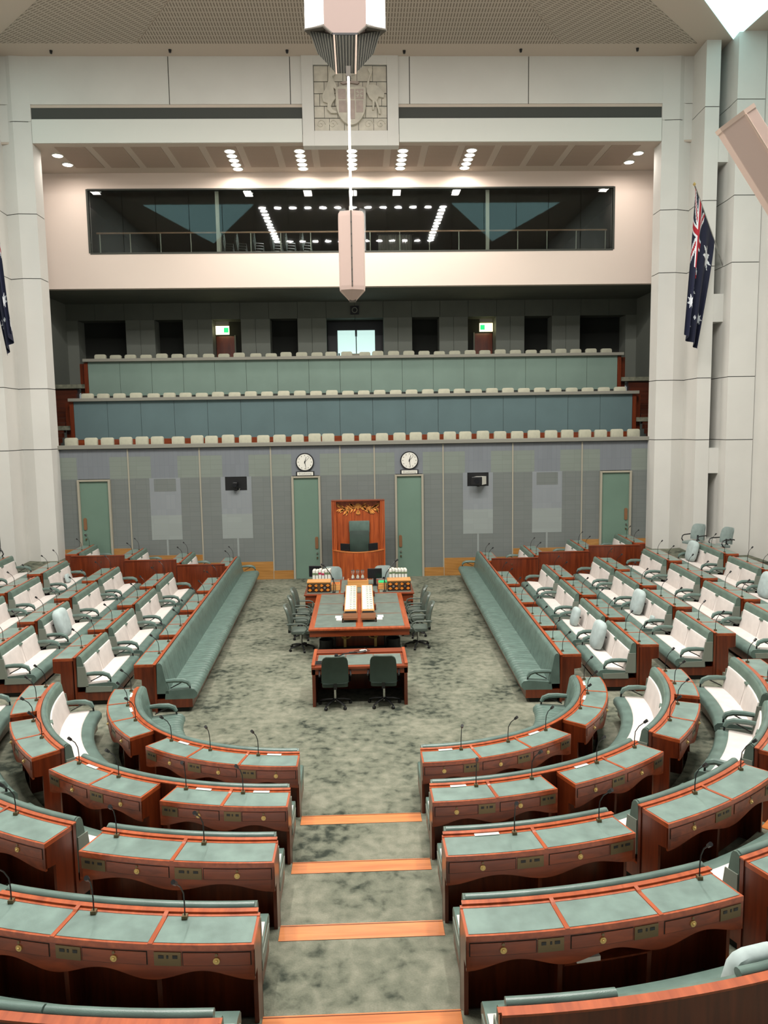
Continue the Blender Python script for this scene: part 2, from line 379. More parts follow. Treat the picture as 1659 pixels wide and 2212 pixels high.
# clocks and signs
for s in (-1,1):
    c=thing('wall_clock','round white wall clock above the green door %s of the central wooden chair'%SIDE[s],'clock',(s*1.785,YB,4.04))
    MB().lathe([(.31,-.07),(.31,0)],n=36,axis='Y').build('rim','black',c,smooth=True)
    MB().lathe([(.275,-.085),(.275,-.07)],n=36,axis='Y').build('dial','paper',c)
    for ang,l,wd in ((R(75),.19,.012),(R(-81),.25,.010),(R(48),.26,.005)):
        dx,dz=math.cos(ang),math.sin(ang)
        MB().prism([(-dz*wd-dx*.04,dx*wd-dz*.04),(dz*wd-dx*.04,-dx*wd-dz*.04),(dz*wd*.4+dx*l,-dx*wd*.4+dz*l),(-dz*wd*.4+dx*l,dx*wd*.4+dz*l)],-.096,-.09,lambda a,b,h:(a,h,b)).build('hand','black',c)
    for i in range(12):
        an=2*PI*i/12; MB().box(.225*math.cos(an)-.012,-.088,.225*math.sin(an)-.018,.225*math.cos(an)+.012,-.0845,.225*math.sin(an)+.018).build('numeral','greyprint',c)
    MB().lathe([(.02,-.1),(.02,-.085)],n=10,axis='Y').build('pin','black',c)
    t=thing('broadcasting_sign','small framed sign reading Broadcasting under the %s clock'%SIDE[s],'sign',(s*1.785,YB,3.645))
    MB().box(-.31,-.06,-.085,.31,0,.085).build('sign_frame','black',t,bevel=.01)
    MB().box(-.27,-.066,-.055,.27,-.055,.055).build('sign_face','paper',t)
    cu=D.curves.new('lettering','FONT'); cu.body='Broadcasting'; cu.size=.085; cu.align_x='CENTER'; cu.align_y='CENTER'; cu.extrude=.001
    cu.materials.append(M['greyprint']); to=D.objects.new('text',cu); COL.objects.link(to); bpy.context.view_layer.update(); me=D.meshes.new_from_object(to.evaluated_get(bpy.context.evaluated_depsgraph_get())); D.objects.remove(to)
    o=D.objects.new('lettering',me); COL.objects.link(o); o.location=(0,-.069,0); o.rotation_euler=(R(90),0,0); o.parent=t
# camera niches
for s,nm in ((-1,'dark'),(1,'pale')):
    c=(2.95+5.36)/2*s
    o=struct(MB().box(c-.37,YB+.02,3.11,c+.37,YB+.045,3.57).build('window_%d'%(3 if s<0 else 4),'black'),'black camera hatch in the woven wall, %s of the middle'%SIDE[s])
    t=thing('broadcast_camera','%s broadcast camera in the black wall hatch on the %s'%('black' if s<0 else 'white-sided',SIDE[s]),'camera',(c,YB,3.3))
    if s>0:
        MB().box(-.28,-.42,-.12,.08,-.38,.16).build('lens_hood','black',t,bevel=.02)
        MB().prism([(-.26,-.12),(.08,-.12),(.08,.15),(-.26,.15)],-.38,.0,lambda a,b,h:(a+(h+.38)*.55,h,b)).build('camera_body','paper',t)
        MB().lathe([(.09,-.435),(.09,-.42)],(-.1,0,.02),16,'Y').build('lens','screen',t)
    else:
        MB().box(-.09,-.2,-.1,.07,.0,.1).build('camera_body','black',t,bevel=.02)
        MB().lathe([(.07,-.28),(.08,-.2)],(-.01,0,0),14,'Y').build('lens','screen',t)
        MB().tube([(0,-.05,-.1),(.03,-.1,-.2),(.1,-.12,-.22),(.13,-.05,-.12)],.01,6).build('cable','greyprint',t)
    MB().lathe([(.05,-.2),(.05,-.1)],(0,-.1,0),10).build('mount','black',t)

# ------------------------------------------------------------------ gallery above
def gal_front(Y,z0,z1,x,mat,lab,idx,strip=True):
    w=struct(MB().box(-x,Y+.03,z0-.1,x,Y+.1,z1).build('wall_gallery_%d'%idx,'joint'),lab)
    nb=17; wd=2*x/nb
    for i in range(nb): MB().box(-x+i*wd+.006,Y,z0,-x+(i+1)*wd-.006,Y+.035,z1).build('front_panel',mat,w)
    if strip: MB().box(-x,Y-.02,z0-.3,x,Y+.03,z0).build('wood_strip','wood_x',w)
    for s in (1,-1):
        MB().box(min(s*x,s*(x+.14)),Y-.02,z0-.3,max(s*x,s*(x+.14)),Y+.5,z1-.02).build('end_post','wood',w)
        MB().box(min(s*(x+.14),s*(x+.4)),Y+.3,z0-.3,max(s*(x+.14),s*(x+.4)),Y+.5,z1-.04).build('end_wing','wood',w)
    struct(MB().box(-x-.14,Y-.15,z1,x+.2,Y+.25,z1+.11).build('trim_%d'%idx,'ledge',bevel=.01),'grey ledge of the gallery front, level %d from below'%idx)
gal_front(27.95,4.9,6.25,10.05,'galA','blue-green panelled gallery front, middle of the three seat rows',2)
gal_front(29.45,6.5,7.76,9.98,'galB','pale green panelled gallery front below the topmost seat row',3,False)
for i,(y0,y1,z) in enumerate(((26.5,27.97,3.9),(27.98,29.47,5.4),(29.48,33.2,6.95))):
    struct(MB().box(-11.6,y0,z-.15,11.6,y1,z).build('floor_gallery_%d'%(i+1),'carpet'))
# gallery seats
proto=None
rows=[(27.0,[154,197,232,272,307,340,385,426,457,493,530,569,604,643,680,709,752,789,825,863,898,936,971.5,1005,1043,1080,1117,1153,1190,1225,1263,1297,1332,1368],4.99,'lowest',948),
      (28.5,[189,223,258,294,332,366,401,436,471,507,542,577,613,648,683,717,752,786,820,855,889,924,959,992.5,1028,1062.5,1097,1131.5,1166,1199.5,1234.5,1269,1304,1338.5],6.54,'middle',852),
      (30.0,[217,250,282,316,350,383,415,451,484,517,553,586,618,652,685,715,749,788,816,850,883,916,949,982,1015,1047,1080,1113,1147,1178,1211,1243,1276,1309],8.07,'topmost',768)]
rb=MB()
def rrect(w,h,r,n=4):
    p=[]
    for cx,cz,a0 in ((w-r,h-r,0),(-w+r,h-r,90),(-w+r,-h+r*.5,180),(w-r,-h+r*.5,270)):
        for i in range(n+1):
            a=R(a0+90*i/n); p.append((cx+r*math.cos(a),cz+(r if a0<180 else r*.5)*math.sin(a)))
    return p
for Y,pxs,zt,nm,py in rows:
    for i,px in enumerate(pxs):
        X=at_y(px,py,Y).x
        half=17
        side='left' if i<half else 'right'; o_=i if i<half else 33-i
        lab='cream gallery chair, %s from the %s end of the %s gallery row'%(ORD[o_],side,nm)
        z=zt+(random.random()-.5)*.04
        if proto is None:
            t=thing('gallery_chair',lab,'chair',(X,Y,z),0,'cream chairs in the upper gallery')
            MB().prism(rrect(.215,.26,.07),-.06,.06,lambda a,b,h:(a,h,b-.26)).build('backrest','gallery_seat',t,smooth=True,bevel=.02)
            MB().box(-.23,-.33,-.66,.23,.0,-.54).build('seat_pad','gallery_seat',t,bevel=.03)
            MB().box(-.05,-.22,-1.09,.05,-.12,-.66).build('pedestal','black',t)
            proto=t
        else:
            c=copytree(proto,(X,Y,z),(random.random()-.5)*.16,lab)
# side walls / stairs / back wall of gallery
for s in (1,-1):
    struct(MB().box(min(s*11.6,s*11.9),26.4,3.5,max(s*11.6,s*11.9),33,10.4).build('wall_gallery_%s'%SIDE[s],'galpil'),'grey side wall of the gallery on the %s'%SIDE[s])
    st=thing('gallery_stair','dark wooden gallery stair beside the %s end of the seat rows'%SIDE[s],'stairs',(s*11.02,26.6,3.9))
    for i in range(17):
        MB().box(-.55,i*.2,i*.18,.55,i*.2+.26,i*.18+.17).build('tread','wood_dk' if 'wood_dk' in M else 'wood',st)
    hr=tag(MB().tube([(s*11.5,26.9,6.0),(s*11.45,28.3,7.2),(s*11.45,28.6,7.3)],.035,8).build('handrail','wood',None,smooth=True),'dark wooden handrail on the %s gallery side wall'%SIDE[s],'handrail')
    tag(MB().box(s*11.58-.02,29.9,8.55,s*11.58+.02,30.0,8.75).build('wall_switch','paper'),'small pale switch plate on the %s gallery side wall'%SIDE[s],'switch')
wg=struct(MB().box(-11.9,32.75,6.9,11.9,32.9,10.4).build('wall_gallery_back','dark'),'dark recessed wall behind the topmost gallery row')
ops=[(1.17,2.33),(3.45,4.62),(5.78,6.95),(8.09,9.25)]
for s in (1,-1):
    for a,b in ops:
        c=(a+b)/2
        for q0,q1 in ((a,c-.006),(c+.006,b)):
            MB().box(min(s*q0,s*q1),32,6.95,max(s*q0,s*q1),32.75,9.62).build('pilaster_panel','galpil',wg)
    MB().box(min(s*11.15,s*11.6),32,6.95,max(s*11.15,s*11.6),32.75,9.62).build('pilaster_panel','galpil',wg)
for i in range(20):
    MB().box(-11.6+i*1.16+.006,31.98,9.62,-11.6+(i+1)*1.16-.006,32.75,10.3).build('header_panel','galdark',wg)
struct(MB().box(-11.9,28.9,10.27,11.9,33,10.4).build('ceiling_gallery','galdark'),'dark ceiling under the glazed upper room')
# centre glazed doors, side doors with exit signs
t=thing('glazed_door','bright glazed double door in the middle of the dark gallery wall','door',(0,32.6,6.95))
MB().box(-1.14,.1,0,1.17,.14,2.62).build('door_surround','black',t)
for a,b in ((-.73,.02),(.06,.82)): MB().box(a,.03,0,b,.08,2.25).build('glass_leaf','tealglow',t)
MB().box(-.28,.0,.0,.38,.03,1.3).build('inner_screen','frame',t)
for x in (-.68,.77): MB().box(x-.03,.0,1.2,x+.03,.03,1.32).build('lock','black',t)
MB().box(.0,-.02,2.0,.08,.03,2.3).build('closer','black',t)
for s in (-1,1):
    x=s*5.2
    t=thing('wooden_door','brown wooden door under the lit exit sign on the %s of the gallery'%SIDE[s],'door',(x-.18 if s<0 else x+.18,32.72,6.95))
    MB().box(-.37,0,0,.37,.04,2.08).build('door_leaf','wood',t); MB().box(.37 if s<0 else -.43,-.02,0,.43 if s<0 else -.37,.04,2.12).build('jamb','galpil',t)
    t=thing('exit_sign','lit green and white exit sign, %s side of the dark gallery'%SIDE[s],'sign',(s*5.42,32.3,9.22))
    MB().box(-.27,-.03,-.17,.27,.03,.17).build('sign_box','exit',t); MB().box(.06 if s<0 else -.25,-.035,-.1,.25 if s<0 else -.06,-.028,.1).build('green_symbol','exitg',t)
    MB().box(-.27,-.03,.2,.27,.0,.34).build('lit_bracket','frame',t)
t=thing('ceiling_speaker','black square loudspeaker with grey ring above the glazed gallery door','speaker',(.0,31.95,9.92))
MB().box(-.17,-.03,-.17,.17,.03,.17).build('speaker_box','black',t); 
MB().tube([(.1*math.cos(a),-.04,.1*math.sin(a)) for a in lspace(0,2*PI,24)],.02,6).build('ring','greyprint',t,smooth=True)

# ------------------------------------------------------------------ window wall and the room behind the glass
YW=28.6
ww=struct(MB().box(-11.9,YW,10.27,11.9,YW+.25,11.5).box(-11.9,YW,13.69,11.9,YW+.25,15.5).box(-11.9,YW,11.5,-9.37,YW+.25,13.69).box(9.45,YW,11.5,11.9,YW+.25,13.69).build('wall_upper','winwall'),'warm white wall holding the long dark window')
wn=struct(MB().box(-9.37,YW-.01,11.46,9.45,YW+.2,11.52).box(-9.37,YW-.01,13.66,9.45,YW+.2,13.71).box(-9.42,YW-.01,11.5,-9.36,YW+.2,13.7).box(9.44,YW-.01,11.5,9.5,YW+.2,13.7).build('window_1','slot'),'long dark window of the glazed room above the gallery')
npn=16
for i in range(npn):
    a=-9.36+i*18.8/npn; MB().box(a+.008,YW+.06,11.52,a+18.8/npn-.008,YW+.075,13.66).build('pane','glass',wn)
for x in (-4.86,4.9): MB().box(x-.06,YW+.2,11.5,x+.06,YW+.3,13.7).build('mullion','frame',wn)
br=thing('balustrade','glass balustrade with thin handrail behind the long dark window','railing',(0,YW+.55,11.5))
MB().box(-9.3,0,.80,9.4,.05,.85).build('rail','bolt',br)
for i in range(18): MB().box(-9.2+i*1.09,0.01,0,-9.17+i*1.09,.04,.82).build('baluster','frame',br)
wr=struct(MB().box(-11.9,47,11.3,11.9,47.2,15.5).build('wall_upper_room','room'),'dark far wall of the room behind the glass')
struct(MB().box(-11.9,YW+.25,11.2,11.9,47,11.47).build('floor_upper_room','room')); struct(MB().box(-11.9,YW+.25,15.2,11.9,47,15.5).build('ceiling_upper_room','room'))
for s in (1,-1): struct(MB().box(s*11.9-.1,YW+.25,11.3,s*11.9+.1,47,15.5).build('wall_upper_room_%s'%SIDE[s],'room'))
cur=thing('curtain','pleated beige curtain in the room behind the glass','curtain',(1.9,37,11.47))
mb=MB(); pts=[]
for i in range(61): pts.append((-.75+i*.026*1.0,.05*math.sin(i*1.3)))
mb.prism(pts+[(x,y+.02) for x,y in reversed(pts)],0.0,2.6); mb.build('curtain_cloth','stone',cur,smooth=True); MB().box(-.8,-.03,2.6,.9,.06,2.66).build('curtain_rail','black',cur)
area('upper_room_fill',(0,30.3,15.1),6,1,80,(1,.95,.88))  # unseen fill light, added to brighten the stacked chairs and curtain
# stacked chairs behind the glass
st=None
for i,px in enumerate((492,520,557,597,625,660)):
    p=at_y(px,530,30.6)
    for k in range(4):
        lab='dark chair behind the glass, %s up in the %s stack from left'%(ORD[k],ORD[i])
        loc=(p.x+.012*k,30.6,11.47+.10*k)
        if st is None:
            st=thing('stacking_chair',lab,'chair',loc,R(20),'chairs stacked behind the glass'); st.scale=(.7,.9,1)
            MB().box(-.2,-.19,.44,.22,.19,.465).build('seat','galdark',st,bevel=.008)
            MB().prism([(-.24,.56),(-.215,.56),(-.29,.86),(-.315,.86)],-.19,.19,lambda a,b,h:(a,h,b)).build('backrest','galdark',st)
            for sy in (-1,1):
                MB().tube([(-.30,sy*.22,0),(-.2,sy*.21,.45),(-.29,sy*.21,.86)],.013,6).build('leg','chrome',st); MB().tube([(-.2,sy*.21,.45),(.2,sy*.21,.45),(.28,sy*.22,0)],.013,6).build('leg','chrome',st)
        else: copytree(st,loc,R(20),lab)

# ------------------------------------------------------------------ beam, soffit, crest
YF=25.75
bm_=struct(MB().box(-12.9,YF+.04,14.3,12.9,YF+.5,17).build('wall_beam','joint'),'deep white beam over the glazed room with slots and a stone crest')
def bp(x0,x1,z0,z1,y=YF,mat='white',name='beam_panel',bev=.006): return MB().box(x0,y,z0,x1,YF+.3,z1).build(name,mat,bm_,bevel=bev)
for s in (1,-1):
    for x0,x1 in ((1.53,1.88),(1.905,5.69),(5.715,10.6),(10.615,12.9)):
        bp(min(s*x0,s*x1),max(s*x0,s*x1),15.42,16.9)
    bp(min(s*1.53,s*10.6),max(s*1.53,s*10.6),15.33,15.42,YF+.03,'ceil')
    g=bp(min(s*1.53,s*10.03),max(s*1.53,s*10.03),14.97,15.33,YF+.12,'slot','grille',0)
    for i in range(60):
        x=s*(1.6+i*.142); MB().box(x-.008,YF+.09,14.97,x+.008,YF+.13,15.33).build('grille_bar','slot',g) if i%2==0 else None
    bp(min(s*1.545,s*10.03),max(s*1.545,s*10.03),14.25,14.97,YF-.03,'whiteb')
for x0,x1,z0,z1 in ((-1.53,-1.16,14.13,16.9),(1.175,1.53,14.13,16.9),(-1.16,1.175,14.13,14.59),(-1.16,1.175,16.58,16.9)): bp(x0,x1,z0,z1,YF-.06,'white')
for s in (1,-1): bp(min(s*10.045,s*12.9),max(s*10.045,s*12.9),14.3,15.41,YF+.012)
# crest: stone blocks, shield, animals
cr=thing('stone_crest','carved stone coat of arms with kangaroo, emu and shield set in the beam','relief',(0,YF,14.6))
MB().box(-1.16,.02,-.01,1.175,.1,1.98).build('backing','joint',cr)
rowsb=[(0,.38,[-1.15,-.68,-.2,.25,.73,1.16]),(.39,.74,[-1.15,-.83,-.4,.1,.48,.85,1.16]),(.75,1.12,[-1.15,-.97,-.5,.5,1.0,1.16]),(1.13,1.48,[-1.15,-.82,-.37,.4,.84,1.16]),(1.49,1.96,[-1.15,-.7,-.22,.22,.72,1.16])]
for z0,z1,xs in rowsb:
    for a,b in zip(xs,xs[1:]): MB().box(a+.006,-.015+random.random()*.012,z0+.005,b-.006,.04,z1-.005).build('stone_block','stone',cr,bevel=.006)
F3=lambda a,b,h:(a,h,b)
sh=[(-.46,1.25),(-.3,1.31),(0,1.27),(.3,1.31),(.5,1.25)]+[(.02+.48*math.cos(t),.85-.72*math.sin(t)) for t in lspace(.1,PI-.1,16)]
so=MB().prism(sh,-.16,0,F3).build('shield','stone',cr,bevel=.02)
for (a,b,c,d) in ((-.38,.9,-.14,1.2),(-.1,.9,.12,1.2),(.17,.9,.42,1.2),(-.36,.5,-.12,.86),(-.08,.3,.14,.86),(.18,.5,.4,.86)): MB().box(a,-.172,b,c,-.155,d).build('quarter','stone2',so,bevel=.004)
for a in range(4):
    t=R(45+90*a); cxx,czz=.295,1.05
    MB().prism([(cxx,czz),(cxx+.14*math.cos(t-.35),czz+.14*math.sin(t-.35)),(cxx+.11*math.cos(t),czz+.11*math.sin(t)),(cxx+.14*math.cos(t+.35),czz+.14*math.sin(t+.35))],-.186,-.17,F3).build('cross_arm','stone',so)
kang=[(-.62,1.86),(-.56,1.9),(-.53,1.8),(-.47,1.74),(-.46,1.66),(-.56,1.6),(-.5,1.48),(-.42,1.3),(-.36,1.22),(-.42,1.18),(-.52,1.26),(-.5,1.1),(-.46,.95),(-.56,.82),(-.62,.7),(-.55,.6),(-.44,.55),(-.42,.5),(-.62,.5),(-.74,.62),(-.72,.8),(-.86,.85),(-.9,1.0),(-.84,1.15),(-.74,1.3),(-.68,1.5),(-.66,1.66)]
MB().prism(kang,-.12,0,F3).build('kangaroo_relief','stone',cr,bevel=.015)
emu=[(.56,1.84),(.64,1.87),(.72,1.82),(.7,1.72),(.62,1.5),(.6,1.36),(.74,1.38),(.92,1.3),(1.08,1.1),(1.06,.96),(.9,1.0),(.84,.88),(.94,.62),(.96,.48),(.9,.48),(.86,.64),(.78,.86),(.74,.6),(.7,.6),(.7,.88),(.6,.96),(.52,1.14),(.5,1.3),(.56,1.5),(.63,1.7),(.58,1.78)]
MB().prism(emu,-.11,0,F3).build('emu_relief','stone',cr,bevel=.012)
MB().prism([(-.3,1.42),(-.22,1.38),(0,1.42),(.24,1.38),(.3,1.43),(.24,1.46),(0,1.48),(-.22,1.46)],-.1,0,F3).build('wreath','stone2',cr)
MB().prism([(.0+ (.16 if i%2==0 else .07)*math.sin(2*PI*i/14),1.7+(.16 if i%2==0 else .07)*math.cos(2*PI*i/14)) for i in range(14)],-.05,0,F3).build('star','stone',cr)
for i in range(6):
    x=-.95+i*.38
    if abs(x)<.45: continue
    MB().tube([(x+.15*(1-t)*math.cos(t*9),-.02,.2+.15*(1-t)*math.sin(t*9)) for t in lspace(0,.9,18)],.018,5).build('scroll','stone',cr,smooth=True)
# soffit
so=struct(MB().box(-11.9,YF+.02,14.24,11.9,YW,14.5).build('ceiling_soffit','ceil'),'warm soffit between the beam and the long window')
xs=[-10.0,-8.6,-7.55,-6.55,-5.5,-4.45,-3.4,-2.3,-1.15,0,1.15,2.3,3.4,4.45,5.5,6.55,7.55,8.6,10.0]
k=0
for i in range(16):
    a=-9.6+i*1.2; MB().box(a+.12,YF+.3,14.225,a+1.08,28.0,14.25).build('perforated_panel','soffit',so)
lamps=[]
for x in (-3.97,-1.7,0.02,1.7,3.97):
    for i in range(5): lamps.append((x,26.42+i*.43))
for s in (-1,1):
    for y in (26.75,27.63): lamps.append((s*9.65,y))
dl=None
for i,(x,y) in enumerate(lamps):
    if i<25: lab='recessed soffit downlight, %s from the front, row %s from the left'%(ORD[i%5],ORD[i//5])
    else: lab='recessed soffit downlight near the %s pier, %s from the front'%('left' if i<27 else 'right',ORD[(i-25)%2])
    if dl is None:
        dl=thing('downlight',lab,'light',(x,y,14.22),0,'soffit downlights'); MB().lathe([(.15,-.02),(.15,.0)],n=18).build('lens','light',dl); MB().lathe([(.19,-.01),(.19,.03)],n=18).build('trim_ring','whiteb',dl)
    else: copytree(dl,(x,y,14.22),0,lab)
for x in (-3.97,-1.7,0.02,1.7,3.97): area('downlight_beam',(x,27.3,14.1),.3,1.9,75,(1,.9,.82))
for x in (-9.65,9.65): area('downlight_beam',(x,27.2,14.1),.3,1.0,30,(1,.9,.82))

# ------------------------------------------------------------------ piers
JZ=[.9,4.62,6.6,10.1,12.1,14.9,16.9]
def pier(poly,s,idx,lab,base=.75):
    def inset(P,d):
        n=len(P); A=sum(P[i][0]*P[(i+1)%n][1]-P[(i+1)%n][0]*P[i][1] for i in range(n)); sg=1 if A>0 else -1; out=[]
        for i in range(n):
            a,b,c=Vector(P[i-1]),Vector(P[i]),Vector(P[(i+1)%n]); e1=(b-a).normalized(); e2=(c-b).normalized()
            n1=Vector((-e1.y,e1.x))*sg; n2=Vector((-e2.y,e2.x))*sg; m_=n1+n2; k=d/max(.3,m_.dot(n1)); out.append(tuple(b+m_*k))
        return out
    root=struct(MB().prism([(s*x,y) for x,y in inset(poly,.02)],base,16.88).build('wall_pier_%d'%idx,'joint'),lab)
    ex=poly
    for a,b in zip(JZ,JZ[1:]): MB().prism([(s*x,y) for x,y in ex],a+.012 if a>1 else base,b-.012).build('pier_block','white',root)
    return root
i=0
for s in (-1,1):
    i+=1; pier([(10.05,26.38),(10.05,25.75),(10.6,25.70),(11.04,25.86),(10.98,24.7),(11.43,24.7),(11.43,26.38)],s,i,'white stepped pier beside the gallery on the %s'%SIDE[s])
    i+=1; pier([(11.76,26.38),(11.76,24.7),(11.72,24.15),(12.58,24.15),(12.58,26.38)],s,i,'outer white pier on the %s, nearer the camera'%SIDE[s])
    sb=struct(MB().box(min(s*11.40,s*11.8),25.7,.75,max(s*11.40,s*11.8),25.9,16.88).build('wall_recess_%s'%SIDE[s],'galpil'),'grey recess between the two white piers on the %s'%SIDE[s])
    for z0,z1 in ((.75,1.35),(3.53,4.35),(8.37,9.24),(13.26,14.08)): MB().box(min(s*11.42,s*11.77),24.72,z0,max(s*11.42,s*11.77),25.75,z1).build('bridge_block','white',sb)
    struct(MB().box(min(s*12.6,s*12.9),-2,.0,max(s*12.6,s*12.9),24.3,16.9).build('wall_%s'%SIDE[s],'white'),'white side wall of the chamber on the %s'%SIDE[s])

# ------------------------------------------------------------------ ceiling
ce=struct(MB().box(-13,-2,16.85,13,26.3,17.2).build('ceiling','ceil'),'pale ceiling with perforated panels and a corner skylight')
MB().prism([(-6.42,24.92),(6.52,24.92),(1.5,17.4),(-1.5,17.4)],16.835,16.85).build('perforated_panel','perfC',ce)
MB().prism([(6.56,24.92),(10.75,24.9),(3.3,17.4),(1.55,17.4)],16.835,16.85).build('perforated_panel','perfS',ce)
MB().prism([(-6.46,24.92),(-10.75,24.9),(-3.3,17.4),(-1.55,17.4)],16.835,16.85).build('perforated_panel','perfS2',ce)
for s in (1,-1):
    struct(MB().prism([(s*11.8,24.67),(s*6.9,19.0),(s*12.2,19.0)],16.82,16.848).build('window_%d'%(7 if s>0 else 8),'skyglass'),'bright triangular skylight in the %s ceiling corner'%SIDE[s])
for s in (1,-1):
    struct(MB().prism([(s*5.2,15.45),(s*10.9,15.45),(s*8.8,7.1)],16.82,16.848).build('window_%d'%(9 if s>0 else 10),'skyglass'),'triangular ceiling skylight mirrored in the long window, %s side'%SIDE[s])
for i,(px,py) in enumerate(((110,110),(367,108),(620,109),(873,110),(1125,107),(1377,105))):
    p=at_z(px,py,16.84)
    tag(MB().lathe([(.035,-.09),(.05,0)],(p.x,p.y,16.85),8).build('sprinkler','black'),'small dark sprinkler on the ceiling border, %s from the left'%ORD[i],'sprinkler','ceiling sprinklers')
# ------------------------------------------------------------------ hanging fittings
YP=14.
pd=thing('pendant_speaker','pale faceted loudspeaker pendant hanging on a thin bright rod','speaker',(.0,YP,7.43))
prof=[(-.23,.0),(-.23,0),(-.18,-.16),(0,-.2),(.18,-.16),(.23,0),(.18,.16),(0,.2),(-.18,.16)]
hexp=[(-.23,.02),(-.20,-.14),(-.012,-.2),(.012,-.2),(.20,-.14),(.23,.02),(.14,.18),(-.14,.18)]
vs=[];fs=[];levels=[(0,.27),(.17,.97),(.24,1.0),(1.42,1.0),(1.5,.98)]
mb=MB()
for z,k in levels:
    for x,y in hexp: vs.append((x*k,y*k,z))
n=8
for l in range(len(levels)-1):
    for q in range(n): fs.append((l*n+q,l*n+(q+1)%n,(l+1)*n+(q+1)%n,(l+1)*n+q))
fs.append(tuple(range(n))); fs.append(tuple(range(4*n,5*n))); mb.add(vs,fs); mb.build('shell','pink',pd,bevel=.006)
MB().box(-.012,-.206,.22,.012,-.196,1.5).build('seam','louvre',pd)
for i in range(6): MB().box(-.008,-.212,.3+i*.2,.008,-.2,.316+i*.2).build('rivet','chrome',pd)
MB().box(-.06,-.05,-.02,.06,.05,.02).build('tip','louvre',pd)
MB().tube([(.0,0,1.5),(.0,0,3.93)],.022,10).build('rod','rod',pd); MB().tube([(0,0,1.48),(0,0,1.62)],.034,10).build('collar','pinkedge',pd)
ch=thing('ceiling_pendant','large white faceted ceiling pendant with dark louvred underside','lamp',(-.04,YP+.25,11.3))
pr=[(-.68,.0),(-.36,-.36),(.36,-.36),(.68,.0),(.36,.36),(-.36,.36)]
zt=5.56
MB().prism([(-.36,zt),(-.36,.68),(-.23,.56),(.23,.56),(.36,.68),(.36,zt)],-.36,.36,lambda a,b,h:(a,h,b)).build('white_body','pendant_body',ch)
for s in (1,-1):
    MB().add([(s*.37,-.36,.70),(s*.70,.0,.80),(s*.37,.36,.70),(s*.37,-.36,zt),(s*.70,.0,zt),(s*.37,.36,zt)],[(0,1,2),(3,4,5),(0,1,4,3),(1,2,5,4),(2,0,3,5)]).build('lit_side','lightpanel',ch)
    MB().add([(s*.36,-.38,.655),(s*.72,.0,.765),(s*.36,.38,.655),(s*.36,-.38,.695),(s*.72,.0,.795),(s*.36,.38,.695)],[(0,1,2),(3,4,5),(0,1,4,3),(1,2,5,4),(2,0,3,5)]).build('side_rim','louvre',ch)
def facet(q,name,mat,bars):
    mb=MB(); mb.add([Vector(v) for v in q]+[Vector(v)+Vector((0,.06,.05)) for v in q],[(0,1,2,3),(4,5,6,7),(0,1,5,4),(1,2,6,5),(2,3,7,6),(3,0,4,7)]); o=mb.build(name,mat,ch)
    for i in range(bars):
        t=(i+.5)/bars; a=Vector(q[0]).lerp(Vector(q[1]),t); b=Vector(q[3]).lerp(Vector(q[2]),t)
        MB().tube([a+Vector((0,-.008,-.004)),b+Vector((0,-.008,-.004))],.008,4).build('louvre_bar','ledge' if i%2 else 'joint',o)
facet([(-.19,-.36,.52),(.19,-.36,.52),(.16,-.1,0.02),(-.16,-.1,0.02)],'front_louvre','louvre',14)
for s in (1,-1): facet([(s*.21,-.36,.53),(s*.63,-.03,.75),(s*.50,.08,.44),(s*.17,-.1,.02)],'side_louvre','louvre',16)
for s in (1,-1): MB().tube([(s*.19,-.38,.52),(s*.165,-.12,.0)],.013,6).build('edge_strip','pinkedge',ch)
MB().box(-.22,-.375,.52,.22,-.3,.555).build('lip','black',ch)
for s in (1,-1): MB().tube([(s*.22,-.37,.54),(s*.37,-.35,.67),(s*.70,-.01,.78)],.022,6).build('rim','louvre',ch)
MB().box(.0,-.29,-.1,.08,-.08,.06).build('rod_mount','louvre',ch)
fx=thing('tilted_fixture','pale pink tilted box lamp hanging in from the upper right corner','lamp',(0,0,0))
a0=at_y(1590,258,9.0); a1=at_y(1690,420,9.0); d=(a1-a0).normalized(); sd=Vector((d.z,0,-d.x)); sd=-sd if sd.x<0 else sd
L_=2.2; mb=MB()
prof=[(-.20,0),(.02,-.16),(.18,-.12),(.26,.05),(.05,.25),(-.15,.2)]
vs=[a0+sd*x+Vector((0,y,0)) for x,y in prof]+[a0+d*L_+sd*x+Vector((0,y,0)) for x,y in prof]
n=len(prof); mb.add(vs,[tuple(range(n))]+[tuple(range(n,2*n))]+[(i,(i+1)%n,n+(i+1)%n,n+i) for i in range(n)]); fo=mb.build('shell','fixture',fx,bevel=.008)
vs=[a0-d*.03+sd*x*1.03+Vector((0,y*1.03,0)) for x,y in prof]+[a0+d*.02+sd*x*1.03+Vector((0,y*1.03,0)) for x,y in prof]
MB().add(vs,[tuple(range(n))]+[tuple(range(n,2*n))]+[(i,(i+1)%n,n+(i+1)%n,n+i) for i in range(n)]).build('end_rim','pinkedge',fx)
MB().tube([a0+d*.02+sd*.02+Vector((0,-.165,0)),a0+d*L_+sd*.02+Vector((0,-.165,0))],.012,5).build('seam','pinkedge',fx)
MB().tube([a0+d*1.2+Vector((0,.2,0)),Vector((a0.x+d.x*1.2,9.2,16.85))],.02,6).build('hanger','chrome',fx)
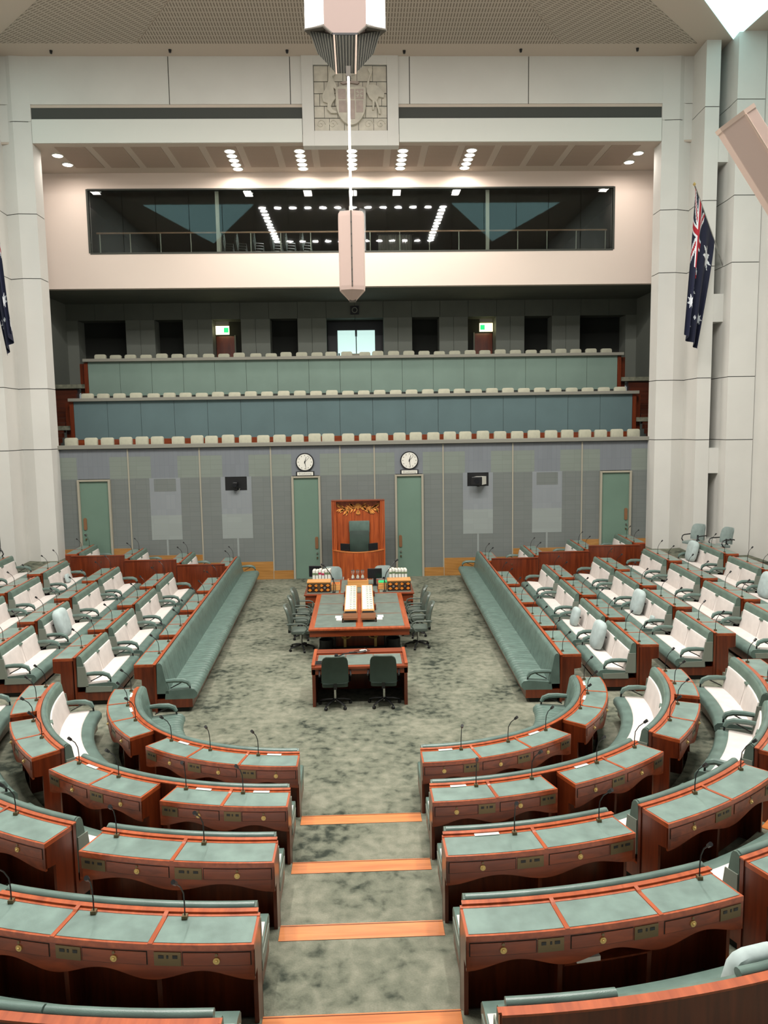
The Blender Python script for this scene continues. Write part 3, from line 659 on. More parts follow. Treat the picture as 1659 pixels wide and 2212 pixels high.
# ------------------------------------------------------------------ flags
def star(cx,cy,r,n=7,k=.45):
    return [(cx+(r if i%2==0 else r*k)*math.sin(PI*i/n),cy+(r if i%2==0 else r*k)*math.cos(PI*i/n)) for i in range(2*n)]
def inpoly(p,poly):
    x,y=p; c=False; j=len(poly)-1
    for i in range(len(poly)):
        xi,yi=poly[i]; xj,yj=poly[j]
        if (yi>y)!=(yj>y) and x<(xj-xi)*(y-yi)/(yj-yi)+xi: c=not c
        j=i
    return c
STARS=[star(.5,.76,.2),star(1.5,.17,.11),star(1.22,.42,.11),star(1.75,.40,.11),star(1.5,.83,.11),star(1.6,.55,.045,5)]
def flagcol(h,f):   # h 0..1 down the hoist from the top, f 0..2 along the fly
    if h<.5 and f<1:
        x,y=f-.5,(h-.25)*1.0
        if abs(y)<.05 or abs(x)<.05: return 2
        if abs(y)<.083 or abs(x)<.083: return 1
        d=abs(abs(x)*.5-abs(y))/1.118
        if d<.018: return 2
        if d<.05: return 1
        return 0
    for s in STARS:
        if inpoly((f,h),s): return 1
    return 0
def make_flag(tip,base,s,label):
    t=thing('flag_on_pole',label,'flag',(base.x,base.y,base.z))
    tp=tip-base
    MB().tube([(0,0,0),tuple(tp)],.022,8).build('pole','chrome',t,smooth=True); MB().lathe([(.01,-.05),(.05,0),(.01,.06)],tuple(tp),10).build('finial','brass',t)
    ns,nt=64,110; vs=[];fs=[];mi=[]
    for j in range(nt+1):
        tt=j/nt
        for i in range(ns+1):
            q=i/ns; p=tp.lerp(Vector((0,0,0)),.03+.60*q)
            Lq=4.25*(1-q)+3.35*q
            dx=-s*(.26*(1-q)+.52*q)*tt
            k=math.sqrt(tt)
            vs.append((p.x+dx+s*.05*math.sin(q*9+tt*1.2)*k,p.y+.16*math.sin(q*17+.8*tt)*k-.1*k,p.z-Lq*tt))
    for j in range(nt):
        for i in range(ns):
            a=j*(ns+1)+i; fs.append((a,a+1,a+ns+2,a+ns+1)); mi.append(flagcol((i+.5)/ns,2*(j+.5)/nt))
    me=D.meshes.new('flag_cloth'); me.from_pydata(vs,[],fs)
    for q in ('navy','fwhite','red'): me.materials.append(M[q])
    me.polygons.foreach_set('material_index',mi); me.polygons.foreach_set('use_smooth',[True]*len(fs))
    o=D.objects.new('flag_cloth',me); COL.objects.link(o); o.parent=t
make_flag(at_y(1500,398,23.3),at_y(1566,585,24.95),1,'blue national flag with red crosses and white stars hanging on the right pier')
tl=at_y(-14,385,23.3); make_flag(tl,Vector((-11.58,24.95,tl.z-2.5)),-1,'blue national flag with white stars at the left edge by the left pier')
# ------------------------------------------------------------------ bench-and-desk units
def arcmap(s,Ro,loc):
    def f(u,v,z):
        t=u/Ro; r=Ro+v
        return (s*(CX+r*math.sin(t))-loc[0],CY-r*math.cos(t)-loc[1],z)
    return f
def strmap(u,v,z): return (v,u,z)
SEAT=[(-1.13,.25),(-1.18,.30),(-1.18,.37),(-1.14,.415),(-1.05,.43),(-.62,.395),(-.60,.25)]
BACK=[(-.67,.36),(-.60,.70),(-.565,.895),(-.545,.93),(-.51,.942),(-.475,.92),(-.46,.36)]
BACKLOW=[(-.66,.36),(-.60,.68),(-.57,.84),(-.545,.87),(-.51,.88),(-.475,.86),(-.46,.36)]
def box_uv(mb,us,v0,v1,z0,z1,Mp): return mb.sweep([(v0,z0),(v1,z0),(v1,z1),(v0,z1)],us,Mp)
def bench(name,label,cat,group,Mp,loc,rz,ua,ub,sections,z0=0,du=.35,cover='cream',detail=True,arms=(True,True),mics=None,flip=False,backonly=False,rolls=None,pairs=None,papers=()):
    """u along the row, v outward (0 = outer desk edge), z up; sections = lists of desk bays (u0,u1)"""
    t=thing(name,label,cat,loc,rz,group)
    def us(a,b,d=du): return lspace(a,b,max(1,int(math.ceil((b-a)/d))))
    def Mq(u,v,z): return Mp(u,v+.045,z)
    # base, seat, back
    box_uv(MB(),us(ua+.04,ub-.04),-1.02,-.5,0,.09,Mq).build('plinth','dark',t)
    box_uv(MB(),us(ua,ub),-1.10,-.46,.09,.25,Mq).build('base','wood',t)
    if cover=='green':
        pl=.15; nn=int((ub-ua)/pl*6)
        seat=MB().sweep(SEAT,lspace(ua,ub,nn),Mq,mod=lambda u,j,v,z:(v-(.012 if j in (1,2) else 0)*abs(math.sin(PI*(u-ua)/pl)),z+(.014*abs(math.sin(PI*(u-ua)/pl))**.6 if j in (3,4,5) else 0)))
        so=seat.build('seat_cushion','green',t,smooth=True)
        bk=MB().sweep(BACK,lspace(ua,ub,nn),Mq,mod=lambda u,j,v,z:(v-(.008 if j in (0,1,2) else 0)*abs(math.sin(PI*(u-ua)/pl))**.6,z)).build('backrest','green',t,smooth=True)
    else:
        MB().sweep(SEAT,us(ua,ub),Mq).build('seat_cushion','green',t,smooth=True)
        bk=MB().sweep(BACKLOW if backonly else BACK,us(ua,ub),Mq).build('backrest','green_hi',t,smooth=True)
        prs=pairs or [(ua+.03,(ua+ub)/2-.045),((ua+ub)/2+.045,ub-.03)]
        for a,b in prs:
            MB().sweep([(-.69,.405),(-.621,.70),(-.605,.79),(-.575,.79),(-.645,.405)],us(a,b),Mq).build('back_cover','cream',bk,smooth=True,bevel=.008)
        for (a,b),(c,d) in zip(prs,prs[1:]):
            MB().sweep([(-.68,.41),(-.613,.70),(-.601,.76),(-.575,.76),(-.645,.41)],us(b+.006,c-.006),Mq).build('middle_strip','cream',bk)
            MB().sweep([(-.622,.765),(-.616,.795),(-.575,.795),(-.59,.765)],us(b-.03,c+.03),Mq).build('pull_tab','green_hi',bk)
        MB().sweep([(-1.0,.427),(-.655,.399),(-.655,.411),(-.99,.439)],us(ua+.015,ub-.015),Mq).build('seat_cover','cream',t)
        for u,q in ((ua,-.012),(ub,.012)):
            MB().sweep([(-.67,.36),(-.62,.74),(-.48,.74),(-.48,.36)],sorted([u,u+q]),Mq).build('side_cover','cream_side',bk)
            MB().sweep([(-1.08,.255),(-1.10,.35),(-.62,.37),(-.62,.255)],sorted([u,u+q]),Mq).build('seat_side','cream_side',t)
    # arm rests
    for k,(u,q) in enumerate(((ua,1),(ub,-1))):
        if not arms[k]: continue
        uu=u+q*.04
        pts=[(uu,-.62,.585),(uu,-.78,.595),(uu,-.93,.59),(uu,-1.02,.555),(uu,-1.055,.49)]
        ar=MB().tube([Mq(*p) for p in pts],[.035,.042,.044,.042,.03],8).build('arm_rest','green',t,smooth=True)
        MB().tube([Mq(uu,-1.05,.52),Mq(uu,-1.06,.43),Mq(uu,-1.05,.30)],.014,6).build('arm_support','black',ar)
        MB().tube([Mq(uu,-.92,.56),Mq(uu,-.70,.45)],.01,5).build('arm_stay','black',ar)
    # wooden back
    bp_=box_uv(MB(),us(ua-.01,ub+.01),-.458,-.42,0,.910,Mq).build('back_panel','wood',t)
    box_uv(MB(),us(ua-.02,ub+.02),-.46,-.41,.910,.924,Mq).build('top_rail','wood_y',bp_)
    for a,b in (rolls or ([(ua+.02,ub-.02)] if detail else [])):
        MB().sweep([(-.503+.040*math.cos(x),.912+.038*math.sin(x)) for x in lspace(0,2*PI,10)[:-1]],us(a,b),Mq).build('head_roll','green',bk,smooth=True)
    if backonly:
        box_uv(MB(),us(ua,ub),-.42,-.39,0,.910,Mq).build('outer_panel','wood',t); box_uv(MB(),us(ua,ub),-.455,-.382,.910,.926,Mq).build('outer_rail','wood_y',t)
        return t
    n=0
    for sec in sections:
        a,b=sec[0][0],sec[-1][1]
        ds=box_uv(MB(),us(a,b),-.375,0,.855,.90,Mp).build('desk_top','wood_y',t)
        MB().sweep([(-.375,.90),(-.338,.90),(-.338,.905),(-.372,.909)],us(a,b),Mp).build('pen_tray','wood_y',ds)
        for u,q in ((a,1),(b,-1)):
            c=sorted([u,u+q*.035])
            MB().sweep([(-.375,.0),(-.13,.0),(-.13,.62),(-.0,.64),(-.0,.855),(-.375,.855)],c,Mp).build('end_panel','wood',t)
        MB().sweep([(-.37,.03),(-.355,.03),(-.355,.85),(-.37,.85)],us(a,b),Mp).build('modesty_panel','wood',t)
        for i,(c,d) in enumerate(sec):
            w=d-c
            MB().sweep([(-.335,.90),(-.022,.90),(-.022,.9035),(-.335,.9035)],us(c+.022,d-.022),Mp).build('leather_inset','desk_leather',ds)
            for u in ((c,) if i>0 else ()):
                MB().sweep([(-.375,.90),(0,.90),(0,.907),(-.30,.907),(-.32,.918),(-.375,.925)],[u-.018,u+.018],Mp).build('divider','wood_y',ds)
                MB().sweep([(-.355,.1),(-.16,.1),(-.14,.85),(-.355,.85)],[u-.02,u+.02],Mp).build('pedestal','wood',t)
            if detail:
                m_=24; top=.856; vs=[];fs=[]
                for q in range(m_+1):
                    x=q/m_; u=c+w*x; zb=.615+.08*(.5-.5*math.cos(2*PI*x))
                    for v in (0,-.02):
                        vs.append(Mp(u,v,zb)); vs.append(Mp(u,v,top))
                for q in range(m_):
                    e=q*4; fs+=[(e,e+4,e+5,e+1),(e+2,e+3,e+7,e+6),(e,e+2,e+6,e+4),(e+1,e+5,e+7,e+3)]
                fs+=[(0,1,3,2),(m_*4,m_*4+2,m_*4+3,m_*4+1)]
                ap=MB().add(vs,fs).build('apron','wood_x',t)
                fl=flip
                d0,d1=(c+.03,c+.68*w) if fl else (c+.32*w,d-.03)
                p0,p1=(c+.70*w,d-.03) if fl else (c+.03,c+.30*w)
                MB().sweep([(-.004,.736),(.002,.736),(.002,.848),(-.004,.848)],us(d0-.007,d1+.007,.15),Mp).build('drawer_gap','dark',ap)
                dr=MB().sweep([(-.004,.742),(.007,.742),(.007,.842),(-.004,.842)],us(d0,d1,.15),Mp).build('drawer','wood_x',ap)
                um=(d0+d1)/2
                P0=Vector(Mp(um,.005,.782)); P1=Vector(Mp(um,.02,.782)); nn_=(P1-P0).normalized()
                MB().tube([P0,P0+nn_*.012],.026,14).build('knob_plate','brass',dr); MB().tube([P0+nn_*.01,P0+nn_*.026],[.012,.010],8).build('knob','brass',dr)
                P0=Vector(Mp(um,.005,.828)); MB().tube([P0,P0+nn_*.01],.012,8).build('keyhole','bronze',dr)
                cp=MB().sweep([(-.004,.735),(.006,.735),(.006,.845),(-.004,.845)],us(p0,p1,.15),Mp).build('control_plate','bronze',ap)
                pw=p1-p0
                for x,hw in ((.22,.09),(.5,.035),(.74,.10)):
                    MB().sweep([(.004,.795),(.009,.795),(.009,.82),(.004,.82)],[p0+pw*(x-hw),p0+pw*(x+hw)],Mp).build('socket','black',cp)
            if mics is None or n in mics:
                um=c+w*(.22 if (n%2==0) else .2) if not flip else d-w*.22
                B=Vector(Mp(um,-.312,.903)); O=Vector(Mp(um,-.2,.903))-B; O.normalize()
                sd=Vector((-O.y,O.x,0))*(.3 if n%2 else -.2)
                mo=MB().add([B+Vector((x,y,z)) for z in (0,.03) for y in (-.022,.022) for x in (-.022,.022)],[(0,2,3,1),(4,5,7,6),(0,1,5,4),(2,6,7,3),(0,4,6,2),(1,3,7,5)]).build('microphone','bronze',t)
                pt=[B+Vector((0,0,.03)),B+Vector((0,0,.13)),B+O*.01+Vector((0,0,.22)),B+(O+sd)*.05+Vector((0,0,.30)),B+(O+sd)*.11+Vector((0,0,.36))]
                MB().tube(pt,.006,5).build('gooseneck','black',mo)
                dd=(pt[-1]-pt[-2]).normalized(); MB().tube([pt[-1],pt[-1]+dd*.055],[.017,.02],8).build('mic_head','black',mo)
            if n in papers:
                MB().sweep([(-.368,.910),(-.325,.908),(-.325,.911),(-.368,.913)],[c+w*.35,c+w*.62],Mp).build('name_card','paper',ds)
            n+=1
    return t
def bays(a,b,n): return [(a+(b-a)*i/n,a+(b-a)*(i+1)/n) for i in range(n)]
RO=[3.31+1.342*k for k in range(5)]
for s in (1,-1):
    sd=SIDE[s]
    def arc(k,t0,t1,secs,label,**kw):
        Ro=RO[k]; um=R((t0+t1)/2); rr=Ro-.6
        loc=(s*(CX+rr*math.sin(um)),CY-rr*math.cos(um),STEP*k)
        S=[bays(R(a)*Ro,R(b)*Ro,n) for a,b,n in secs]
        return bench('curved_bench_desk',label,'bench','curved benches of the horseshoe',arcmap(s,Ro,loc),loc,0,R(t0)*Ro,R(t1)*Ro,S,flip=True,du=.2,**kw)
    arc(0,.4,87.5,[(0,40.3,3),(47.4,87.7,3)],'innermost curved green bench with six desks behind, %s of the central aisle'%sd,cover='green',arms=(False,True),papers=(0,2,4,5))
    def prs(k,l): return [(R(a)*RO[k],R(b)*RO[k]) for a,b in l]
    arc(1,0.3,41,[(0,18.3,2),(21.3,41,2)],'second-row curved bench with two pairs of desks facing the %s aisle side'%sd,arms=(False,False),pairs=prs(1,[(1,9.6),(10.6,19),(22,31),(32,40.5)]),papers=(0,2) if s>0 else (0,1,3))
    arc(1,47,86.5,[(47,66,2),(69.8,86.5,2)],'second-row curved bench with cream covers and four desks at the %s bend'%sd,arms=(False,True),pairs=prs(1,[(48,66),(67.2,86)]),mics=(0,1,2,3))
    arc(2,0.3,18.5,[(0,18.5,2)],'third-row curved bench with two desks by the central aisle, %s side'%sd,arms=(False,False),papers=(0,) if s>0 else ())
    arc(2,22.4,41.2,[(22.4,41.2,2)],'third-row curved bench with two desks beyond the %s gangway'%sd,arms=(False,False))
    arc(2,46.5,65,[(46.5,65,2)],'third-row curved bench with cream covers at the near half of the %s bend'%sd)
    arc(2,68,87,[(68,87,2)],'third-row curved bench with cream covers at the far half of the %s bend'%sd)
    br_=arc(3,0.3,18.5,[(0,18.5,3)],'fourth-row curved bench with three desks, nearest full row %s of the aisle'%sd,arms=(False,False),mics=(0,1,2) if s<0 else (2,))
    if s>0:
        uu0,uu1=R(6.3)*RO[3],R(12.2)*RO[3]; lc=br_.location
        box_uv(MB(),lspace(uu0,uu1,6),-.35,-.10,.52,.535,arcmap(s,RO[3],lc)).build('shelf','wood',br_)
        tag(box_uv(MB(),lspace(uu0+.1,uu0+.3,2),-.26,-.09,STEP*3+.536,STEP*3+.575,arcmap(s,RO[3],(0,0,0))).build('white_book','paper'),'white book on the shelf under the nearest right-hand desks','book')
    arc(3,21.8,41,[(21.8,41,3)],'fourth-row curved bench with desks beyond the %s gangway'%sd,arms=(False,False))
    arc(4,0.6,40,[],'nearest curved bench with plain wooden back at the bottom %s of the picture'%sd,arms=(False,False),backonly=True,rolls=prs(4,[(.9,6),(12.2,20)] if s>0 else [(.9,8.5),(8.6,17),(17.3,30)]),pairs=prs(4,[(1,10),(11,20),(21,30),(31,39)]))
# straight rows on both sides
ROWX={1:(5.10,.036),2:(6.61,.047),3:(8.05,.066),4:(9.62,.075)}
UN={1:[(13.92,15.62),(15.98,17.75),(18.22,20.0),(20.42,22.25)],2:[(14.02,15.72),(16.18,17.95),(18.45,20.25),(20.62,22.5)],3:[(13.95,15.7),(16.12,18.0),(18.45,20.4),(20.95,22.85)],4:[(16.3,18.1),(18.6,20.45),(21.0,23.0)]}
BK={1:(24.0,25.95),2:(24.1,26.05),3:(24.3,26.1)}
proto2=None
def place_straight(s,k,y0,y1,label):
    global proto2
    x14,ang=ROWX[k]; ym=(y0+y1)/2; X=x14+ang*(ym-14)+.535; L_=y1-y0
    loc=(s*X,ym,STEP*k); rz=(-ang if s>0 else PI+ang)
    hl=.90
    if proto2 is None:
        proto2=bench('bench_desk',label,'bench','straight two-seat benches with desks',strmap,loc,rz,-hl,hl,[bays(-hl,hl,2)],detail=False)
        o=proto2
    else: o=copytree(proto2,loc,rz,label)
    o.scale=(1,L_/1.8,1)
for s in (1,-1):
    sd=SIDE[s]
    for k in (1,2,3,4):
        for i,(y0,y1) in enumerate(UN[k]):
            place_straight(s,k,y0,y1,'cream-covered two-seat bench with desk, %s block, %s row from the centre, %s from the camera'%(sd,ORD[k],ORD[i]))
        if k in BK: place_straight(s,k,*BK[k],'cream-covered two-seat bench behind the wooden screens, %s block, %s row'%(sd,ORD[k]))
    # long front bench
    x14,ang=3.63,.0306; ym=19.8; X=x14+ang*(ym-14)+.535; hl=5.95
    secs=[bays(a-ym,b-ym,2) for a,b in UN[1]]+[bays(24.1-ym,25.75-ym,2)]
    bench('long_front_bench','long pleated green leather front bench on the %s of the central table'%sd,'bench',None,strmap,(s*X,ym,0),(-ang if s>0 else PI+ang),-hl,hl,secs if s>0 else [bays(-b[-1][1],-b[0][0],2) for b in secs],cover='green',detail=False)
    # wooden screens
    for i,(x0,x1,zt,y) in enumerate(((4.25,5.52,1.06,23.62),(5.75,7.14,1.22,23.68),(7.35,8.78,1.38,23.74))):
        t=thing('wooden_screen','red-brown wooden screen across the %s block, %s from the front bench'%(sd,ORD[i]),'screen',(s*(x0+x1)/2,y,0))
        w=(x1-x0)/2+.10
        MB().box(-w,0,0,w,.05,zt-.03).build('board','wood',t); MB().box(-w,-.015,zt-.03,w,.065,zt).build('cap_rail','wood_x',t)
        MB().lathe([(.02,-.02),(.02,0)],(-s*.1,0,zt-.2),8,'Y').build('knob','bronze',t)
# cushions on benches
def cushion(loc,rz,tilt,lab,size=(.2,.27,.09)):
    a,b,c=size
    mb=MB(); vs=[];fs=[];n,mm=14,10
    for i in range(mm+1):
        ph=-PI/2+PI*i/mm
        for j in range(n):
            th=2*PI*j/n; e=.55
            sg=lambda v:(abs(v)**e)*(1 if v>=0 else -1)
            vs.append((c*sg(math.sin(ph)),a*sg(math.cos(ph))*sg(math.cos(th)),b+b*sg(math.cos(ph))*sg(math.sin(th))))
    for i in range(mm):
        for j in range(n): fs.append((i*n+j,i*n+(j+1)%n,(i+1)*n+(j+1)%n,(i+1)*n+j))
    t=thing('back_cushion',lab,'cushion',loc,rz)
    o=mb.add(vs,fs).build('pad','grey_cushion',t,smooth=True); o.rotation_euler=(0,tilt,0)
    o2=MB().tube([(c*.95,y,b+.02) for y in lspace(-a*.9,a*.9,4)],.02,6).build('strap','black',o)
    return t
def on_seat(s,k,y,back=.85):
    x14,ang=ROWX[k]; X=x14+ang*(y-14)+.535-back+.02; return (s*X,y,STEP*k+.425)
cushion(on_seat(1,1,17.2),0,R(14),'pale grey back cushion in the right block, second row bench, half hidden',(.16,.22,.08)).rotation_euler=(0,0,0)
cushion(on_seat(1,1,15.35),0,R(14),'large pale grey back cushion on the near right bench beside the aisle bench',(.25,.30,.10))
cushion(on_seat(1,2,17.55),0,R(14),'large pale grey back cushion leaning on the right block third-row bench',(.25,.30,.10))
cushion(on_seat(1,2,16.6,.78),0,R(14),'small pale lumbar pad on the right block third-row bench',(.09,.10,.04))
cushion(on_seat(1,4,22.6),0,R(14),'grey back cushion on the far right back-row bench below two chairs',(.25,.32,.11))
cushion(on_seat(1,4,17.6),0,R(14),'pale grey cushion at the right picture edge on a back-row bench',(.26,.32,.12))
cushion(on_seat(-1,2,16.75),PI,R(14),'large pale grey back cushion on the left block bench',(.26,.32,.11))
cushion(on_seat(-1,3,22.1,.78),PI,R(14),'small dark-backed grey lumbar pad on the far left bench',(.13,.13,.05))
tc_=R(14.2); rc_=RO[4]-.70
cushion((CX+rc_*math.sin(tc_),CY-rc_*math.cos(tc_),.6+.435),tc_-PI/2,R(12),'pale grey cushion on the nearest bench at the bottom right corner',(.24,.26,.08))

# ------------------------------------------------------------------ swivel chairs
def chair(label,loc,rz,mat='green_dk',back_h=.52,arms=True,seatz=.47,bw=.25,base=True,armmat='black'):
    """chair faces +y"""
    t=thing('swivel_chair',label,'chair',loc,rz,None)
    MB().prism(rrect(bw-.01,.24,.08),seatz-.045,seatz+.03,lambda a,b,h:(a,b+.02,h)).build('seat','%s'%mat,t,smooth=True,bevel=.018)
    mb=MB(); vs=[];fs=[];nx,nz=8,10
    for side in (0,1):
        for j in range(nz+1):
            q=j/nz; z=seatz+.06+back_h*q
            for i in range(nx+1):
                x=(i/nx*2-1); ww=bw*(1-.10*q**3) ; curve=.05*(x*x)
                rr=1-max(0,q-.8)*.6*abs(x)**4
                y=-.25-.10*q+.03*math.sin(q*PI)+curve+(-.055 if side else 0)
                vs.append((x*ww*rr,y,z-(.03*abs(x)**6 if q>.9 else 0)))
    m_=(nx+1)*(nz+1)
    for side in (0,1):
        for j in range(nz):
            for i in range(nx):
                a=side*m_+j*(nx+1)+i; fs.append((a,a+1,a+nx+2,a+nx+1))
    rim=[i for i in range(nx+1)]+[j*(nx+1)+nx for j in range(1,nz+1)]+[nz*(nx+1)+i for i in range(nx-1,-1,-1)]+[j*(nx+1) for j in range(nz-1,0,-1)]
    for a,b in zip(rim,rim[1:]+rim[:1]): fs.append((a,b,b+m_,a+m_))
    MB().add(vs,fs).build('backrest',mat,t,smooth=True)
    MB().box(-.03,-.30,seatz-.06,.03,-.24,seatz+.2).build('back_bar','black',t)
    if arms:
        for s in (1,-1):
            x=s*(bw+.035)
            MB().tube([(x,-.30,seatz+.2),(x,-.26,seatz+.215),(x,.05,seatz+.215),(x,.13,seatz+.19),(x,.17,seatz+.10),(x,.08,seatz-.02),(s*bw*.7,.0,seatz-.05)],.019,7).build('arm_rest',armmat,t,smooth=True)
    if base:
        MB().tube([(0,0,.09),(0,0,seatz-.04)],.028,10).build('column','chrome',t,smooth=True)
        for i in range(5):
            a=2*PI*i/5+.3; dx,dy=math.cos(a),math.sin(a)
            lg=MB().tube([(0,0,.13),(dx*.16,dy*.16,.115),(dx*.3,dy*.3,.075)],[.028,.022,.016],6).build('base_leg','black',t)
            MB().tube([(dx*.3-dy*.022,dy*.3+dx*.022,.03),(dx*.3+dy*.022,dy*.3-dx*.022,.03)],.03,10).build('caster','black',lg)
    return t
chair('dark green swivel chair facing the small clerk desk, left of the pair',(-.47,14.0,0),R(3))
chair('dark green swivel chair facing the small clerk desk, right of the pair',(.45,14.0,0),R(-4))
for s,nm in ((-1,'left'),(1,'right')):
    for i,(y,r) in enumerate(((17.75,0),(18.75,4),(19.6,-4))):
        chair('grey-green swivel chair on the %s of the central table, %s from the camera'%(nm,ORD[i]),(s*1.38,y,0),R(90 if s>0 else -90)+R(r)*1.0,'chair_grey',.55,armmat='chair_grey')
for s,nm in ((-1,'left'),(1,'right')):
    chair('pale grey-green high-back chair behind the dispatch box on the %s'%nm,(-.80 if s<0 else .74,22.72,0),PI,'chair_pale',.47,bw=.29,armmat='chair_pale')
chair('pale grey chair against the right piers, left of the pair',(10.72,24.1,.9),R(118),'chair_pale',.5)
chair('pale grey chair against the right piers, right of the pair',(11.2,23.25,.9),R(105),'chair_pale',.5)
chair('pale grey chair at the left picture edge beside the piers',(-11.2,23.6,.9),R(-105),'chair_pale',.5)

# ------------------------------------------------------------------ central table
tb=thing('central_table','large T-shaped red-brown central table with green leather top','table',(0,18.4,0))
def ty(y): return y-18.4
top=MB().box(-1.125,ty(16.6),.74,1.125,ty(20.15),.79).build('table_top','wood_y',tb,bevel=.01)
MB().box(-1.10,ty(16.64),.60,1.10,ty(16.70),.745).build('front_apron','wood_x',tb)
for s in (1,-1): MB().box(s*1.08-.03,ty(16.68),.60,s*1.08+.03,ty(20.15),.745).build('side_apron','wood_y',tb)
MB().box(-1.47,ty(20.15),.74,1.47,ty(22.1),.79).build('cross_top','wood_x',tb,bevel=.01)
MB().box(-1.44,ty(20.18),.55,1.44,ty(20.24),.745).build('cross_apron','wood_x',tb)
for s in (1,-1): MB().box(s*1.41-.03,ty(20.2),0,s*1.41+.03,ty(22.0),.745).build('cross_end','wood',tb)
MB().box(-.57,ty(17.75),0,.57,ty(21.8),.745).build('pedestal','wood',tb)
MB().box(-.62,ty(17.7),0,.62,ty(21.9),.06).build('plinth','dark',tb)
for s in (1,-1):
    for a,b in ((16.72,17.88),(17.92,18.98),(19.02,20.1)): MB().box(min(s*.08,s*1.0),ty(a),.79,max(s*.08,s*1.0),ty(b),.794).build('leather_panel','green_dk' if False else 'table_leather',top)
    MB().box(min(s*.55,s*1.4),ty(20.25),.79,max(s*.55,s*1.4),ty(22.0),.794).build('leather_panel','table_leather',tb)
MB().box(-.5,ty(20.25),.79,.5,ty(22.0),.794).build('leather_panel','table_leather',tb)
for s in (1,-1):
    t=MB().box(s*.36-.02,ty(17.68),.05,s*.36+.04,ty(17.75),.42).build('mace_bracket','brass',tb)
    MB().tube([(s*.36-s*(.04+.11*math.sin(a)) ,ty(17.66),.34-.06*math.cos(a)*1.2) for a in lspace(-1.2,1.9,10)],.018,6).build('hook','brass',t)
    b=tag(MB().lathe([(.16,0),(.17,.28),(.155,.28),(.15,.02)],(s*.78,17.6,0),18).build('waste_bin','black',smooth=True),'black waste bin under the %s side of the central table'%SIDE[s],'bin')
# clerk desk in front
cdk=thing('clerk_desk','small red-brown clerk desk with leather top before the central table','desk',(0,14.45,0))
MB().box(-.9,-.52,.72,.9,.55,.77).build('desk_top','wood_x',cdk,bevel=.008)
for s in (1,-1): MB().box(s*.86-.03,-.5,0,s*.86+.03,.53,.72).build('side_panel','wood',cdk)
MB().box(-.84,.46,0,.84,.50,.72).build('front_panel','wood',cdk)
for i in range(3): MB().box(-.8+i*.535,-.42,.77,-.8+i*.535+.525,.24,.774).build('leather_panel','table_leather',cdk)
MB().box(-.9,.30,.77,.9,.55,.80).build('raised_shelf','wood_x',cdk,bevel=.01); MB().box(-.9,-.5,.62,.9,-.46,.72).build('apron','wood_x',cdk)
for s in (1,-1): MB().box(s*.87-.03,-.5,.77,s*.87+.03,.55,.81).build('edge_rail','wood_y',cdk)
mt=thing('desk_microphone','black microphone with tangled cable lying on the clerk desk','microphone',(0,14.8,.8))
MB().tube([(-.42,-.32,.0),(-.3,-.24,.03),(-.1,-.16,.03),(.05,-.1,.02),(.12,-.05,.03)],.012,6).build('arm','black',mt); MB().lathe([(.03,-.03),(.04,0),(.03,.03)],(-.45,-.33,.02),10).build('mic_head','black',mt)
MB().tube([(.12,-.05,.02),(0,.0,.03),(-.1,-.08,.03),(-.2,-.1,.02),(.0,-.16,.02),(.2,-.08,.03),(.1,.05,.05)],.008,6).build('cable','darkinlay',mt,smooth=True); MB().box(.0,-.05,.0,.14,.02,.03).build('junction_box','paper',mt)
kb=thing('keyboard','dark laptop keyboard at the left end of the clerk desk','keyboard',(-.68,14.15,.775))
MB().box(-.16,-.12,0,.16,.1,.02).build('case','chrome',kb); 
for i in range(4):
    MB().box(-.15,-.10+i*.05,.02,.15,-.065+i*.05,.026).build('key_row','black',kb)
